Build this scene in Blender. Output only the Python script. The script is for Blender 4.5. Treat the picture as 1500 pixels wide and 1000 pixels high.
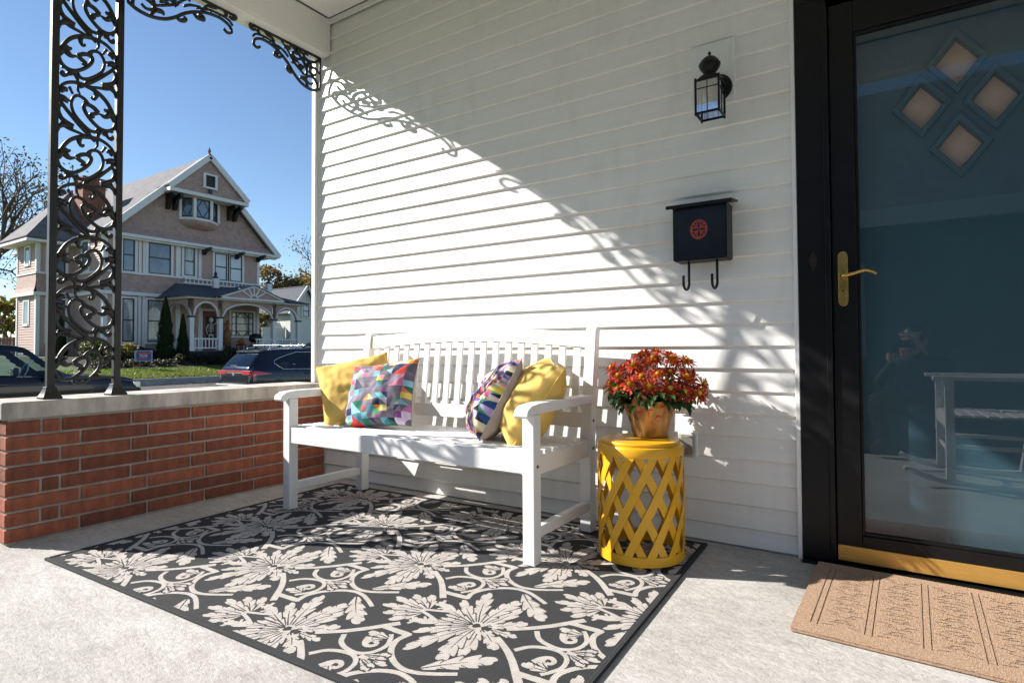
import bpy, bmesh, math, random
from mathutils import Vector, Matrix, noise
import mathutils
for o in list(bpy.data.objects): bpy.data.objects.remove(o)
SC = bpy.context.scene
COL = SC.collection
pi = math.pi

# ------------------------------------------------------------------ camera
def cam_axes(yaw, pitch, roll):
    cy, sy = math.cos(yaw), math.sin(yaw)
    f = Vector((-sy*math.cos(pitch), cy*math.cos(pitch), math.sin(pitch)))
    r = Vector((cy, sy, 0)); u = r.cross(f)
    cr, sr = math.cos(roll), math.sin(roll)
    return cr*r+sr*u, -sr*r+cr*u, f
R_, U_, F_ = cam_axes(0.5795, 0.0248, -0.0051)
cd = bpy.data.cameras.new('camera'); cam = bpy.data.objects.new('camera', cd); COL.objects.link(cam)
cd.sensor_width = 36; cd.sensor_fit = 'HORIZONTAL'; cd.lens = 36*854.74/1500
cd.shift_y = -9.5/1500
cd.clip_start = 0.02; cd.clip_end = 2000
CAM = Vector((3.2031, -2.5337, 0.8155))
m = Matrix((R_, U_, -F_)).transposed().to_4x4(); m.translation = CAM
cam.matrix_world = m
SC.camera = cam

# ------------------------------------------------------------------ light
SUN = Vector((1.0, 0.456, -0.66)).normalized()           # travel direction of the light
elev = math.asin(-SUN.z); az = math.atan2(-SUN.x, -SUN.y)
w = bpy.data.worlds.new('World'); SC.world = w; w.use_nodes = True
nt = w.node_tree; bg = nt.nodes['Background']
sky = nt.nodes.new('ShaderNodeTexSky'); sky.sky_type = 'NISHITA'; sky.sun_disc = False
sky.sun_elevation = elev; sky.sun_rotation = az; sky.altitude = 200
sky.air_density = 1.0; sky.dust_density = 0.0; sky.ozone_density = 3.2
nt.links.new(sky.outputs[0], bg.inputs[0]); bg.inputs[1].default_value = 0.074
sl = bpy.data.lights.new('sun', 'SUN'); so = bpy.data.objects.new('sun', sl); COL.objects.link(so)
sl.energy = 4.8; sl.angle = math.radians(0.53); sl.color = (1.0, 0.945, 0.87)
so.rotation_euler = SUN.to_track_quat('-Z', 'Y').to_euler(); so.location = (-20, -12, 20)
SC.view_settings.view_transform = 'Standard'; SC.view_settings.look = 'None'
SC.view_settings.exposure = 1.1; SC.view_settings.gamma = 1; SC.view_settings.use_curve_mapping = False

# ------------------------------------------------------------------ materials
def nd(t, kind, **kw):
    n = t.nodes.new(kind)
    for k, v in kw.items(): setattr(n, k, v)
    return n
def mat(name, col, rough=0.5, metal=0.0, var=0.0, vs=6.0, col2=None, bump=0.0, bs=120.0, bdist=0.002,
        stretch=None, spec=None, rnd=0.0, coat=0.0, coords='Object', detail=4.0, roughvar=0.0, lo=.35, hi=.65):
    mt = bpy.data.materials.new(name); mt.use_nodes = True
    t = mt.node_tree; b = t.nodes['Principled BSDF']
    c4 = (*col, 1)
    b.inputs['Base Color'].default_value = c4
    b.inputs['Roughness'].default_value = rough; b.inputs['Metallic'].default_value = metal
    if spec is not None: b.inputs['Specular IOR Level'].default_value = spec
    if coat: b.inputs['Coat Weight'].default_value = coat; b.inputs['Coat Roughness'].default_value = .04
    tc = nd(t, 'ShaderNodeTexCoord'); vec = tc.outputs[coords]
    if stretch:
        mp = nd(t, 'ShaderNodeMapping'); mp.inputs['Scale'].default_value = stretch
        t.links.new(vec, mp.inputs[0]); vec = mp.outputs[0]
    out = None
    if var or col2:
        n = nd(t, 'ShaderNodeTexNoise'); n.inputs['Scale'].default_value = vs; n.inputs['Detail'].default_value = detail
        n.inputs['Roughness'].default_value = .62
        t.links.new(vec, n.inputs['Vector'])
        mr = nd(t, 'ShaderNodeMapRange'); mr.inputs[1].default_value = lo; mr.inputs[2].default_value = hi
        t.links.new(n.outputs[0], mr.inputs[0])
        mx = nd(t, 'ShaderNodeMix', data_type='RGBA')
        t.links.new(mr.outputs[0], mx.inputs[0])
        a = tuple(x*(1-var) for x in col); bb = col2 if col2 else tuple(min(1, x*(1+var)) for x in col)
        mx.inputs[6].default_value = (*a, 1) if not col2 else c4; mx.inputs[7].default_value = (*bb, 1)
        out = mx.outputs[2]
        if roughvar:
            m2 = nd(t, 'ShaderNodeMapRange'); m2.inputs[3].default_value = rough-roughvar; m2.inputs[4].default_value = rough+roughvar
            t.links.new(n.outputs[0], m2.inputs[0]); t.links.new(m2.outputs[0], b.inputs['Roughness'])
    if rnd:
        oi = nd(t, 'ShaderNodeObjectInfo'); hs = nd(t, 'ShaderNodeHueSaturation')
        mr = nd(t, 'ShaderNodeMapRange'); mr.inputs[3].default_value = 1-rnd; mr.inputs[4].default_value = 1+rnd
        t.links.new(oi.outputs['Random'], mr.inputs[0]); t.links.new(mr.outputs[0], hs.inputs['Value'])
        if out: t.links.new(out, hs.inputs['Color'])
        else: hs.inputs['Color'].default_value = c4
        out = hs.outputs[0]
    if out: t.links.new(out, b.inputs['Base Color'])
    if bump:
        n = nd(t, 'ShaderNodeTexNoise'); n.inputs['Scale'].default_value = bs; n.inputs['Detail'].default_value = 5
        t.links.new(vec, n.inputs['Vector'])
        bp = nd(t, 'ShaderNodeBump'); bp.inputs['Strength'].default_value = bump; bp.inputs['Distance'].default_value = bdist
        t.links.new(n.outputs[0], bp.inputs['Height']); t.links.new(bp.outputs[0], b.inputs['Normal'])
    return mt
def mat_attr(name, rough=.6, bump=0, bs=300, spec=None, sheen=0, trans=0):
    mt = mat(name, (.5, .5, .5), rough, bump=bump, bs=bs, spec=spec, bdist=.0012)
    t = mt.node_tree; b = t.nodes['Principled BSDF']
    a = nd(t, 'ShaderNodeAttribute', attribute_name='tint')
    t.links.new(a.outputs['Color'], b.inputs['Base Color'])
    if sheen: b.inputs['Sheen Weight'].default_value = sheen
    return mt
def mat_glass(name, tint=(.9, .95, 1), ior=1.5, extra=1.0, rough=0.0, trans=(1, 1, 1)):
    mt = bpy.data.materials.new(name); mt.use_nodes = True; t = mt.node_tree
    t.nodes.remove(t.nodes['Principled BSDF']); o = t.nodes['Material Output']
    g = nd(t, 'ShaderNodeBsdfGlossy'); g.inputs['Roughness'].default_value = rough; g.inputs['Color'].default_value = (*tint, 1)
    tr = nd(t, 'ShaderNodeBsdfTransparent'); tr.inputs['Color'].default_value = (*trans, 1)
    # Schlick's law on the facing angle, the same from both sides of the pane
    f = nd(t, 'ShaderNodeLayerWeight'); f.inputs['Blend'].default_value = .5
    f0 = ((ior-1)/(ior+1))**2*extra
    pw = nd(t, 'ShaderNodeMath', operation='POWER'); pw.inputs[1].default_value = 5; t.links.new(f.outputs['Facing'], pw.inputs[0])
    ml = nd(t, 'ShaderNodeMath', operation='MULTIPLY_ADD', use_clamp=True); ml.inputs[1].default_value = 1-f0; ml.inputs[2].default_value = f0
    t.links.new(pw.outputs[0], ml.inputs[0])
    mx = nd(t, 'ShaderNodeMixShader')
    t.links.new(ml.outputs[0], mx.inputs[0])
    t.links.new(tr.outputs[0], mx.inputs[1]); t.links.new(g.outputs[0], mx.inputs[2]); t.links.new(mx.outputs[0], o.inputs[0])
    return mt
M = {}
M['siding'] = mat('white_vinyl', (.82, .815, .79), .42, var=.02, vs=3, bump=.35, bs=22, bdist=.0012, stretch=(1, 6, 14))
def grime(mt, col=(.60, .57, .50)):
    t = mt.node_tree; b = t.nodes['Principled BSDF']; tc = nd(t, 'ShaderNodeTexCoord'); src = b.inputs['Base Color'].links[0].from_socket
    mp = nd(t, 'ShaderNodeMapping'); mp.inputs['Scale'].default_value = (3.2, 1, .8); t.links.new(tc.outputs['Object'], mp.inputs[0])
    n = nd(t, 'ShaderNodeTexNoise'); n.inputs['Scale'].default_value = 2.0; n.inputs['Detail'].default_value = 8; n.inputs['Roughness'].default_value = .7; t.links.new(mp.outputs[0], n.inputs[0])
    mr = nd(t, 'ShaderNodeMapRange'); mr.inputs[1].default_value = .50; mr.inputs[2].default_value = .78; mr.inputs[4].default_value = .42; t.links.new(n.outputs[0], mr.inputs[0])
    mx = nd(t, 'ShaderNodeMix', data_type='RGBA'); t.links.new(mr.outputs[0], mx.inputs[0]); t.links.new(src, mx.inputs[6]); mx.inputs[7].default_value = (*col, 1); t.links.new(mx.outputs[2], b.inputs['Base Color'])
grime(M['siding'])
M['trim'] = mat('white_trim', (.8, .8, .785), .4, var=.02, vs=5)
M['beam'] = mat('beam_paint', (.84, .825, .80), .5, var=.03, vs=4)
M['bench'] = mat('bench_white_paint', (.82, .82, .81), .38, var=.02, vs=9, bump=.12, bs=60, stretch=(2, 2, 2))
M['black'] = mat('black_paint', (.006, .006, .007), .38, spec=.25, var=.2, vs=12, bump=.06, bs=150)
M['iron'] = mat('black_iron', (.010, .010, .010), .45, var=.25, vs=30, bump=.35, bs=160, bdist=.002, roughvar=.1)
M['blue_door'] = mat('blue_door_paint', (.030, .078, .105), .45, var=.06, vs=5, bump=.1, bs=80)
M['tan_pane'] = mat('frosted_tan_pane', (.52, .36, .27), .5, var=.05, vs=10)
M['brass'] = mat('brass', (.62, .40, .12), .25, metal=.9, var=.1, vs=30, roughvar=.1)
M['brass_strip'] = mat('brass_strip', (.62, .37, .10), .38, metal=.6, var=.08, vs=14, stretch=(.6, 1, 6))
M['old_bronze'] = mat('old_bronze', (.05, .04, .03), .45, metal=.7)
def concrete():
    mt = mat('porch_concrete', (.47, .44, .40), .82, bump=.0)
    t = mt.node_tree; b = t.nodes['Principled BSDF']; tc = nd(t, 'ShaderNodeTexCoord')
    def noise_(s, d=6, st=None, r=.6):
        n = nd(t, 'ShaderNodeTexNoise'); n.inputs['Scale'].default_value = s; n.inputs['Detail'].default_value = d; n.inputs['Roughness'].default_value = r
        if st:
            mp = nd(t, 'ShaderNodeMapping'); mp.inputs['Scale'].default_value = st; mp.inputs['Rotation'].default_value = (0, 0, .5)
            t.links.new(tc.outputs['Object'], mp.inputs[0]); t.links.new(mp.outputs[0], n.inputs[0])
        else: t.links.new(tc.outputs['Object'], n.inputs[0])
        return n.outputs[0]
    def ramp(src, a, b_, c0, c1):
        r = nd(t, 'ShaderNodeValToRGB'); r.color_ramp.elements[0].position = a; r.color_ramp.elements[1].position = b_
        r.color_ramp.elements[0].color = (*c0, 1); r.color_ramp.elements[1].color = (*c1, 1); t.links.new(src, r.inputs[0]); return r.outputs[0]
    base = ramp(noise_(1.6, 5), .36, .64, (.41, .395, .37), (.55, .535, .515))
    def mul(a, bb, f):
        mx = nd(t, 'ShaderNodeMix', data_type='RGBA', blend_type='MULTIPLY'); mx.inputs[0].default_value = f
        t.links.new(a, mx.inputs[6]); t.links.new(bb, mx.inputs[7]); return mx.outputs[2]
    c = mul(base, ramp(noise_(9, 8, (1, 2.4, 1), .7), .34, .60, (.66, .65, .635), (1.06, 1.06, 1.06)), .55)
    c = mul(c, ramp(noise_(60, 5), .38, .6, (.7, .69, .67), (1.05, 1.05, 1.05)), .55)
    c = mul(c, ramp(noise_(26, 7, (1, 1.7, 1), .75), .30, .42, (.55, .53, .5), (1, 1, 1)), .45)
    t.links.new(c, b.inputs['Base Color'])
    ad = nd(t, 'ShaderNodeMath', operation='ADD'); ml = nd(t, 'ShaderNodeMath', operation='MULTIPLY'); ml.inputs[1].default_value = .35
    t.links.new(noise_(34, 8, (1, 2, 1), .7), ad.inputs[0]); t.links.new(noise_(170, 4), ml.inputs[0]); t.links.new(ml.outputs[0], ad.inputs[1])
    bp = nd(t, 'ShaderNodeBump'); bp.inputs['Strength'].default_value = .8; bp.inputs['Distance'].default_value = .006
    t.links.new(ad.outputs[0], bp.inputs['Height']); t.links.new(bp.outputs[0], b.inputs['Normal'])
    return mt
M['concrete'] = concrete()
M['capstone'] = mat('limestone_cap', (.46, .42, .37), .82, var=.34, vs=6, bump=.4, bs=90, bdist=.003, detail=8, stretch=(1, 1.6, .5))
M['mortar'] = mat('mortar', (.38, .35, .30), .9, var=.2, vs=20, bump=.6, bs=200, bdist=.004)
M['brick'] = mat('red_brick', (.238, .070, .037), .84, var=.38, vs=22, bump=.9, bs=150, bdist=.004, rnd=.34, stretch=(1, 1.2, .45), detail=6)
M['yellow'] = mat('yellow_metal_paint', (.76, .385, .012), .36, var=.03, vs=10, bump=.05, bs=200)
def mix_shade(name, base, weave, **kw):
    mt = mat(name, base, .92, var=.1, vs=40, **kw)
    t = mt.node_tree; b = t.nodes['Principled BSDF']; tc = nd(t, 'ShaderNodeTexCoord')
    w1 = nd(t, 'ShaderNodeTexWave', bands_direction='X'); w1.inputs['Scale'].default_value = weave; w1.inputs['Distortion'].default_value = .6
    w2 = nd(t, 'ShaderNodeTexWave', bands_direction='Y'); w2.inputs['Scale'].default_value = weave*.8; w2.inputs['Distortion'].default_value = .6
    ml = nd(t, 'ShaderNodeMath', operation='MULTIPLY')
    for q in (w1, w2): t.links.new(tc.outputs['Object'], q.inputs[0])
    t.links.new(w1.outputs['Fac'], ml.inputs[0]); t.links.new(w2.outputs['Fac'], ml.inputs[1])
    bp = nd(t, 'ShaderNodeBump'); bp.inputs['Strength'].default_value = .6; bp.inputs['Distance'].default_value = .0018
    t.links.new(ml.outputs[0], bp.inputs['Height']); t.links.new(bp.outputs[0], b.inputs['Normal'])
    # the base colour is painted darker in the hollows of the weave
    src = b.inputs['Base Color'].links[0].from_socket
    mr = nd(t, 'ShaderNodeMapRange'); mr.inputs[3].default_value = .82; mr.inputs[4].default_value = 1.08
    t.links.new(ml.outputs[0], mr.inputs[0])
    mx = nd(t, 'ShaderNodeMix', data_type='RGBA', blend_type='MULTIPLY'); mx.inputs[0].default_value = 1
    t.links.new(src, mx.inputs[6]); t.links.new(mr.outputs[0], mx.inputs[7]); t.links.new(mx.outputs[2], b.inputs['Base Color'])
    return mt
M['rug_dark'] = mix_shade('charcoal_rug_weave', (.026, .028, .032), 46)
M['rug_light'] = mix_shade('cream_rug_weave', (.50, .462, .43), 46)
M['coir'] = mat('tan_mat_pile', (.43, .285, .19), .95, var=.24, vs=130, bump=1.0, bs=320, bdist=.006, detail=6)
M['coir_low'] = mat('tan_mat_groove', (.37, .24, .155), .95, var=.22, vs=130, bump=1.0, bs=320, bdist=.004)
M['fabric_yellow'] = mat('yellow_cotton', (.75, .49, .12), .85, var=.05, vs=14, bump=.4, bs=500, bdist=.0008)
M['print'] = mat_attr('printed_cotton', .8, bump=.35, bs=500)
M['fabric_grey'] = mat('grey_cotton_back', (.42, .36, .34), .85, var=.05, bump=.3, bs=500)
M['petal'] = mat_attr('petal', .55)
M['leaf'] = mat_attr('leaf', .45, bump=.2, bs=90)
def translucent(mt, k=.42, gain=1.35):
    t = mt.node_tree; b = t.nodes['Principled BSDF']; o = t.nodes['Material Output']; src = b.inputs['Base Color'].links[0].from_socket
    tr = nd(t, 'ShaderNodeBsdfTranslucent'); g = nd(t, 'ShaderNodeMix', data_type='RGBA', blend_type='MULTIPLY'); g.inputs[0].default_value = 1; g.inputs[7].default_value = (gain, gain*1.05, gain*.7, 1)
    t.links.new(src, g.inputs[6]); t.links.new(g.outputs[2], tr.inputs['Color'])
    mx = nd(t, 'ShaderNodeMixShader'); mx.inputs[0].default_value = k
    t.links.new(b.outputs[0], mx.inputs[1]); t.links.new(tr.outputs[0], mx.inputs[2]); t.links.new(mx.outputs[0], o.inputs[0])
translucent(M['leaf']); translucent(M['petal'], .22, 1.0)
M['stem'] = mat('stem_green', (.07, .13, .03), .6)
M['clear'] = mat_glass('clear_plastic', ior=1.45, extra=2.0, trans=(.82, .82, .8), rough=.05)
M['glass'] = mat_glass('storm_glass', ior=1.45, extra=1.9, tint=(.93, .97, 1.0), trans=(.93, .96, .97))
M['lamp_glass'] = mat_glass('lantern_glass', ior=1.5, extra=12, trans=(.8, .85, .9))
M['bulb'] = mat('amber_bulb', (.45, .22, .06), .1)
def foil():
    mt = mat('gold_foil_wrap', (.40, .22, .075), .38, metal=.4, var=.45, vs=22, bump=1.0, bs=30, bdist=.014, stretch=(1, 1, .3))
    t = mt.node_tree; b = t.nodes['Principled BSDF']; tc = nd(t, 'ShaderNodeTexCoord')
    src = b.inputs['Base Color'].links[0].from_socket
    n = nd(t, 'ShaderNodeTexNoise'); n.inputs['Scale'].default_value = 21; n.inputs['Detail'].default_value = 5; n.inputs['Distortion'].default_value = 1.6
    t.links.new(tc.outputs['Object'], n.inputs[0])
    sx = nd(t, 'ShaderNodeSeparateXYZ'); t.links.new(tc.outputs['Object'], sx.inputs[0])
    mr = nd(t, 'ShaderNodeMapRange'); mr.inputs[1].default_value = .05; mr.inputs[2].default_value = .15; mr.inputs[3].default_value = -.16; mr.inputs[4].default_value = .09
    t.links.new(sx.outputs[2], mr.inputs[0])
    ad = nd(t, 'ShaderNodeMath', operation='ADD'); t.links.new(n.outputs[0], ad.inputs[0]); t.links.new(mr.outputs[0], ad.inputs[1])
    st = nd(t, 'ShaderNodeMapRange'); st.inputs[1].default_value = .55; st.inputs[2].default_value = .575
    t.links.new(ad.outputs[0], st.inputs[0])
    mx = nd(t, 'ShaderNodeMix', data_type='RGBA'); t.links.new(st.outputs[0], mx.inputs[0]); t.links.new(src, mx.inputs[6]); mx.inputs[7].default_value = (.52, .045, .02, 1)
    t.links.new(mx.outputs[2], b.inputs['Base Color'])
    return mt
M['foil'] = foil()
M['mail_blue'] = mat('dark_navy_enamel', (.006, .010, .018), .28, var=.3, vs=8)
M['red_print'] = mat('dull_red_print', (.30, .045, .035), .6, var=.15, vs=60)
# ------------------------------------------------------------------ mesh helpers
class MB:
    def __init__(s): s.v = []; s.f = []; s.m = []; s.c = []; s.cur = 0; s.col = (1, 1, 1)
    def add(s, vs, fs):
        n = len(s.v); s.v += [tuple(p) for p in vs]
        for f in fs: s.f.append(tuple(i+n for i in f)); s.m.append(s.cur); s.c.append(s.col)
        return s
    def box(s, x0, x1, y0, y1, z0, z1, M4=None):
        vs = [Vector((x, y, z)) for z in (z0, z1) for y in (y0, y1) for x in (x0, x1)]
        if M4: vs = [M4 @ q for q in vs]
        return s.add(vs, [(0, 2, 3, 1), (4, 5, 7, 6), (0, 1, 5, 4), (2, 6, 7, 3), (0, 4, 6, 2), (1, 3, 7, 5)])
    def bar(s, a, b, w, h, up=(0, 0, 1)):
        a = Vector(a); b = Vector(b); d = (b-a); L = d.length; d.normalize(); u = Vector(up)
        if abs(d.dot(u)) > .98: u = Vector((0, 1, 0))
        r = d.cross(u).normalized(); u = r.cross(d)
        m4 = Matrix((r, d, u)).transposed().to_4x4(); m4.translation = a
        return s.box(-w/2, w/2, 0, L, -h/2, h/2, m4)
    def tube(s, pts, rad, n=6, sx=1.0, flat=None, caps=True):
        pts = [Vector(p) for p in pts]; k = len(pts)
        if not hasattr(rad, '__len__'): rad = [rad]*k
        rings = []; prev = None
        for i in range(k):
            t = (pts[min(i+1, k-1)]-pts[max(i-1, 0)]).normalized()
            if flat is not None:
                nrm = Vector(flat); r = t.cross(nrm).normalized()
            else:
                if prev is None: prev = t.orthogonal().normalized()
                prev = (prev-t*prev.dot(t)).normalized(); nrm = prev; r = t.cross(nrm).normalized()
            rings.append([pts[i]+(r*math.cos(2*pi*j/n)+nrm*math.sin(2*pi*j/n)*sx)*rad[i] for j in range(n)])
        vs = [p for q in rings for p in q]; fs = []
        for i in range(k-1):
            for j in range(n): fs.append((i*n+j, i*n+(j+1) % n, (i+1)*n+(j+1) % n, (i+1)*n+j))
        if caps: fs += [tuple(range(n))[::-1], tuple((k-1)*n+j for j in range(n))]
        return s.add(vs, fs)
    def lathe(s, prof, n=24, c=(0, 0, 0), a0=0, capb=True, capt=True, wob=None):
        vs = []; k = len(prof)
        for i, (r, z) in enumerate(prof):
            for j in range(n):
                a = a0+2*pi*j/n; rr = r*(wob(a, i, z) if wob else 1)
                vs.append((c[0]+rr*math.cos(a), c[1]+rr*math.sin(a), c[2]+z))
        fs = [(i*n+j, i*n+(j+1) % n, (i+1)*n+(j+1) % n, (i+1)*n+j) for i in range(k-1) for j in range(n)]
        if capb: fs.append(tuple(range(n))[::-1])
        if capt: fs.append(tuple((k-1)*n+j for j in range(n)))
        return s.add(vs, fs)
    def prism(s, poly, fn0, fn1):
        n = len(poly); vs = [fn0(*p) for p in poly]+[fn1(*p) for p in poly]
        fs = [tuple(range(n))[::-1], tuple(range(n, 2*n))]+[(i, (i+1) % n, n+(i+1) % n, n+i) for i in range(n)]
        return s.add(vs, fs)
    def mesh(s, name, mats, smooth=False):
        me = bpy.data.meshes.new(name); me.from_pydata(s.v, [], s.f)
        if not isinstance(mats, (list, tuple)): mats = [mats]
        for q in mats: me.materials.append(q)
        if len(mats) > 1: me.polygons.foreach_set('material_index', s.m)
        if any(c != (1, 1, 1) for c in s.c):
            at = me.color_attributes.new('tint', 'FLOAT_COLOR', 'CORNER'); buf = []
            for p, c in zip(me.polygons, s.c): buf += [c[0], c[1], c[2], 1.0]*p.loop_total
            at.data.foreach_set('color', buf)
        if smooth: me.polygons.foreach_set('use_smooth', [True]*len(me.polygons))
        me.validate(); me.update()
        return me
    def build(s, name, mats, parent=None, smooth=False, bevel=0, seg=2, recalc=True, auto=None, sub=0):
        me = s.mesh(name, mats, smooth)
        if recalc:
            bm = bmesh.new(); bm.from_mesh(me); bmesh.ops.recalc_face_normals(bm, faces=bm.faces); bm.to_mesh(me); bm.free()
        o = bpy.data.objects.new(name, me); COL.objects.link(o)
        if parent is not None: o.parent = parent
        if bevel:
            q = o.modifiers.new('bevel', 'BEVEL'); q.width = bevel; q.segments = seg; q.limit_method = 'ANGLE'
            me.polygons.foreach_set('use_smooth', [True]*len(me.polygons))
            q.harden_normals = True
        if sub:
            q = o.modifiers.new('sub', 'SUBSURF'); q.levels = sub; q.render_levels = sub
            me.polygons.foreach_set('use_smooth', [True]*len(me.polygons))
        if auto: smooth_angle(me, auto)
        return o
def smooth_angle(me, deg):
    me.polygons.foreach_set('use_smooth', [True]*len(me.polygons))
    bm = bmesh.new(); bm.from_mesh(me)
    for e in bm.edges:
        if len(e.link_faces) == 2 and e.calc_face_angle(0) > math.radians(deg): e.smooth = False
    bm.to_mesh(me); bm.free()
def tag(o, label=None, cat=None, group=None, kind=None):
    if label: o['label'] = label
    if cat: o['category'] = cat
    if group: o['group'] = group
    if kind: o['kind'] = kind
    return o
def thing(name, label, cat, loc=(0, 0, 0), rz=0, group=None):
    o = bpy.data.objects.new(name, None); COL.objects.link(o); o.location = loc; o.rotation_euler = (0, 0, rz)
    o.empty_display_size = .1
    return tag(o, label, cat, group)
def inst(me, name, parent, loc=(0, 0, 0), rot=(0, 0, 0), sc=(1, 1, 1)):
    o = bpy.data.objects.new(name, me); COL.objects.link(o); o.location = loc; o.rotation_euler = rot; o.scale = sc
    if parent is not None: o.parent = parent
    return o
def copy_tree(o, parent=None):
    c = o.copy(); COL.objects.link(c); c.parent = parent
    for ch in list(o.children): copy_tree(ch, c)
    return c
def cr(pts, n=6, closed=False):
    """Catmull-Rom through points of any dimension"""
    P = [Vector(p) for p in pts]; out = []
    k = len(P)
    for i in range(k-1):
        p0 = P[i-1] if i > 0 else 2*P[0]-P[1]; p1 = P[i]; p2 = P[i+1]; p3 = P[i+2] if i+2 < k else 2*P[-1]-P[-2]
        for j in range(n):
            t = j/n
            out.append(.5*((2*p1)+(p2-p0)*t+(2*p0-5*p1+4*p2-p3)*t*t+(3*p1-p0-3*p2+p3)*t**3))
    out.append(P[-1]); return out
def lerp(a, b, t): return a+(b-a)*t
def clip_rect(poly, x0, x1, y0, y1):
    def cl(P, ins, isect):
        out = []
        for i in range(len(P)):
            a, b = P[i-1], P[i]
            if ins(b):
                if not ins(a): out.append(isect(a, b))
                out.append(b)
            elif ins(a): out.append(isect(a, b))
        return out
    def ix(x): return lambda a, b: (x, a[1]+(b[1]-a[1])*(x-a[0])/(b[0]-a[0]))
    def iy(y): return lambda a, b: (a[0]+(b[0]-a[0])*(y-a[1])/(b[1]-a[1]), y)
    for ins, isx in ((lambda p: p[0] >= x0, ix(x0)), (lambda p: p[0] <= x1, ix(x1)), (lambda p: p[1] >= y0, iy(y0)), (lambda p: p[1] <= y1, iy(y1))):
        poly = cl(poly, ins, isx)
        if len(poly) < 3: return []
    return poly
rng = random.Random(7)
# ------------------------------------------------------------------ ground, road, lawn
M['soil_lawn'] = mat('lawn_ground', (.065, .10, .022), .95, var=.45, vs=.9, bump=.6, bs=9, bdist=.03, col2=(.12, .12, .035), lo=.48, hi=.66)
M['asphalt'] = mat('asphalt', (.09, .085, .08), .9, var=.25, vs=1.2, bump=.5, bs=60, bdist=.01)
M['kerb'] = mat('kerb_concrete', (.30, .29, .27), .85, var=.2, vs=2, bump=.3, bs=40)
def strip(name, prof, m, y0=-500, y1=500, n=1):
    b = MB(); vs = []; fs = []
    for i, (x, z) in enumerate(prof): vs += [(x, y0, z), (x, y1, z)]
    for i in range(len(prof)-1): fs.append((2*i, 2*i+1, 2*i+3, 2*i+2))
    b.add(vs, fs); o = b.build(name, m, recalc=False); tag(o, kind='structure'); return o
strip('ground', [(-900, .9), (-60, .9), (-34, .62), (-28.4, .55), (-24, .16), (-20.2, -.22), (-20.2, -.8), (-11.6, -1.2), (-11.6, -.70), (-.3, -.7), (60, -.7), (900, -.7)], M['soil_lawn'])
strip('road', [(-20.0, -.45), (-16, -.58), (-11.9, -.82)], M['asphalt'])
strip('kerb', [(-20.0, -.45), (-20.02, -.24), (-20.06, -.21), (-20.24, -.21)], M['kerb'])
strip('near_kerb', [(-11.9, -.82), (-11.88, -.72), (-11.84, -.69), (-11.6, -.69)], M['kerb'])
M['walk'] = mat('sidewalk_concrete', (.36, .345, .32), .9, var=.2, vs=1.5, bump=.3, bs=30)
strip('sidewalk', [(-10.3, -.692), (-8.9, -.692)], M['walk'])
M['mulch'] = mat('dark_mulch', (.030, .022, .015), .95, var=.4, vs=8, bump=1, bs=30, bdist=.03)
strip('flower_bed', [(-28.2, .555), (-24.0, .175), (-23.3, .115)], M['mulch'], 7.5, 24)
# grass blades on the lawn across the street
b = MB(); b.cur = 0
r_ = random.Random(3)
def lawn_z(x): 
    pr = [(-34, .62), (-28.4, .55), (-24, .16), (-20.2, -.22)]
    for (xa, za), (xb, zb) in zip(pr, pr[1:]):
        if xa <= x <= xb: return lerp(za, zb, (x-xa)/(xb-xa))
    return pr[-1][1]
for i in range(40000):
    x = r_.uniform(-23.25, -20.3); y = r_.uniform(5, 24); z = lawn_z(x)
    if noise.noise((x*.6, y*.6, 0)) < -.28 and r_.random() < .8: continue
    a = r_.uniform(0, pi); h = r_.uniform(.03, .08); wd = .02; dx, dy = math.cos(a)*wd, math.sin(a)*wd
    lx, ly = r_.uniform(-.05, .05), r_.uniform(-.05, .05)
    g = r_.random(); b.col = (lerp(.09, .17, g), lerp(.16, .20, g), lerp(.03, .045, g))
    if r_.random() < .05: b.col = (.25, .19, .08)
    b.add([(x-dx, y-dy, z), (x+dx, y+dy, z), (x+lx, y+ly, z+h)], [(0, 1, 2)])
for i in range(30000):
    x = -.5-8.2*r_.random()**.9; y = r_.uniform(-6, 14); z = -.70
    a = r_.uniform(0, pi); h = r_.uniform(.03, .08); wd = .012; dx, dy = math.cos(a)*wd, math.sin(a)*wd; lx, ly = r_.uniform(-.04, .04), r_.uniform(-.04, .04)
    g = r_.random(); b.col = (lerp(.09, .17, g), lerp(.16, .20, g), lerp(.03, .045, g))
    b.add([(x-dx, y-dy, z), (x+dx, y+dy, z), (x+lx, y+ly, z+h)], [(0, 1, 2)])
tag(b.build('lawn_grass', M['leaf'], recalc=False), 'short green grass on the lawns on both sides of the street', 'grass', kind='stuff')
# fallen leaves along the verge
b = MB()
for i in range(900):
    x = -20.3-abs(r_.gauss(0, .6)) if r_.random() < .75 else r_.uniform(-19.9, -18.9); y = r_.uniform(5, 22)
    z = lawn_z(x)+.04 if x < -20.2 else -.45-.0325*(x+20)+.015
    a = r_.uniform(0, pi); s = r_.uniform(.03, .06)
    b.col = r_.choice([(.30, .17, .06), (.22, .11, .05), (.36, .24, .10)])
    b.add([(x+s*math.cos(a+k*pi/2), y+s*math.sin(a+k*pi/2), z+r_.uniform(0, .03)) for k in range(4)], [(0, 1, 2, 3)])
tag(b.build('fallen_leaves', M['leaf'], recalc=False), 'brown fallen leaves scattered along the far kerb', 'leaves', kind='stuff')

# ------------------------------------------------------------------ porch floor
b = MB(); b.box(-.28, 7, -2.75, .02, -.16, 0)
tag(b.build('porch_floor', M['concrete'], bevel=.012), kind='structure')
b = MB(); b.box(-.24, 6.95, -2.7, 0, -.75, -.165)
tag(b.build('porch_foundation', M['mortar']), kind='structure')

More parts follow.
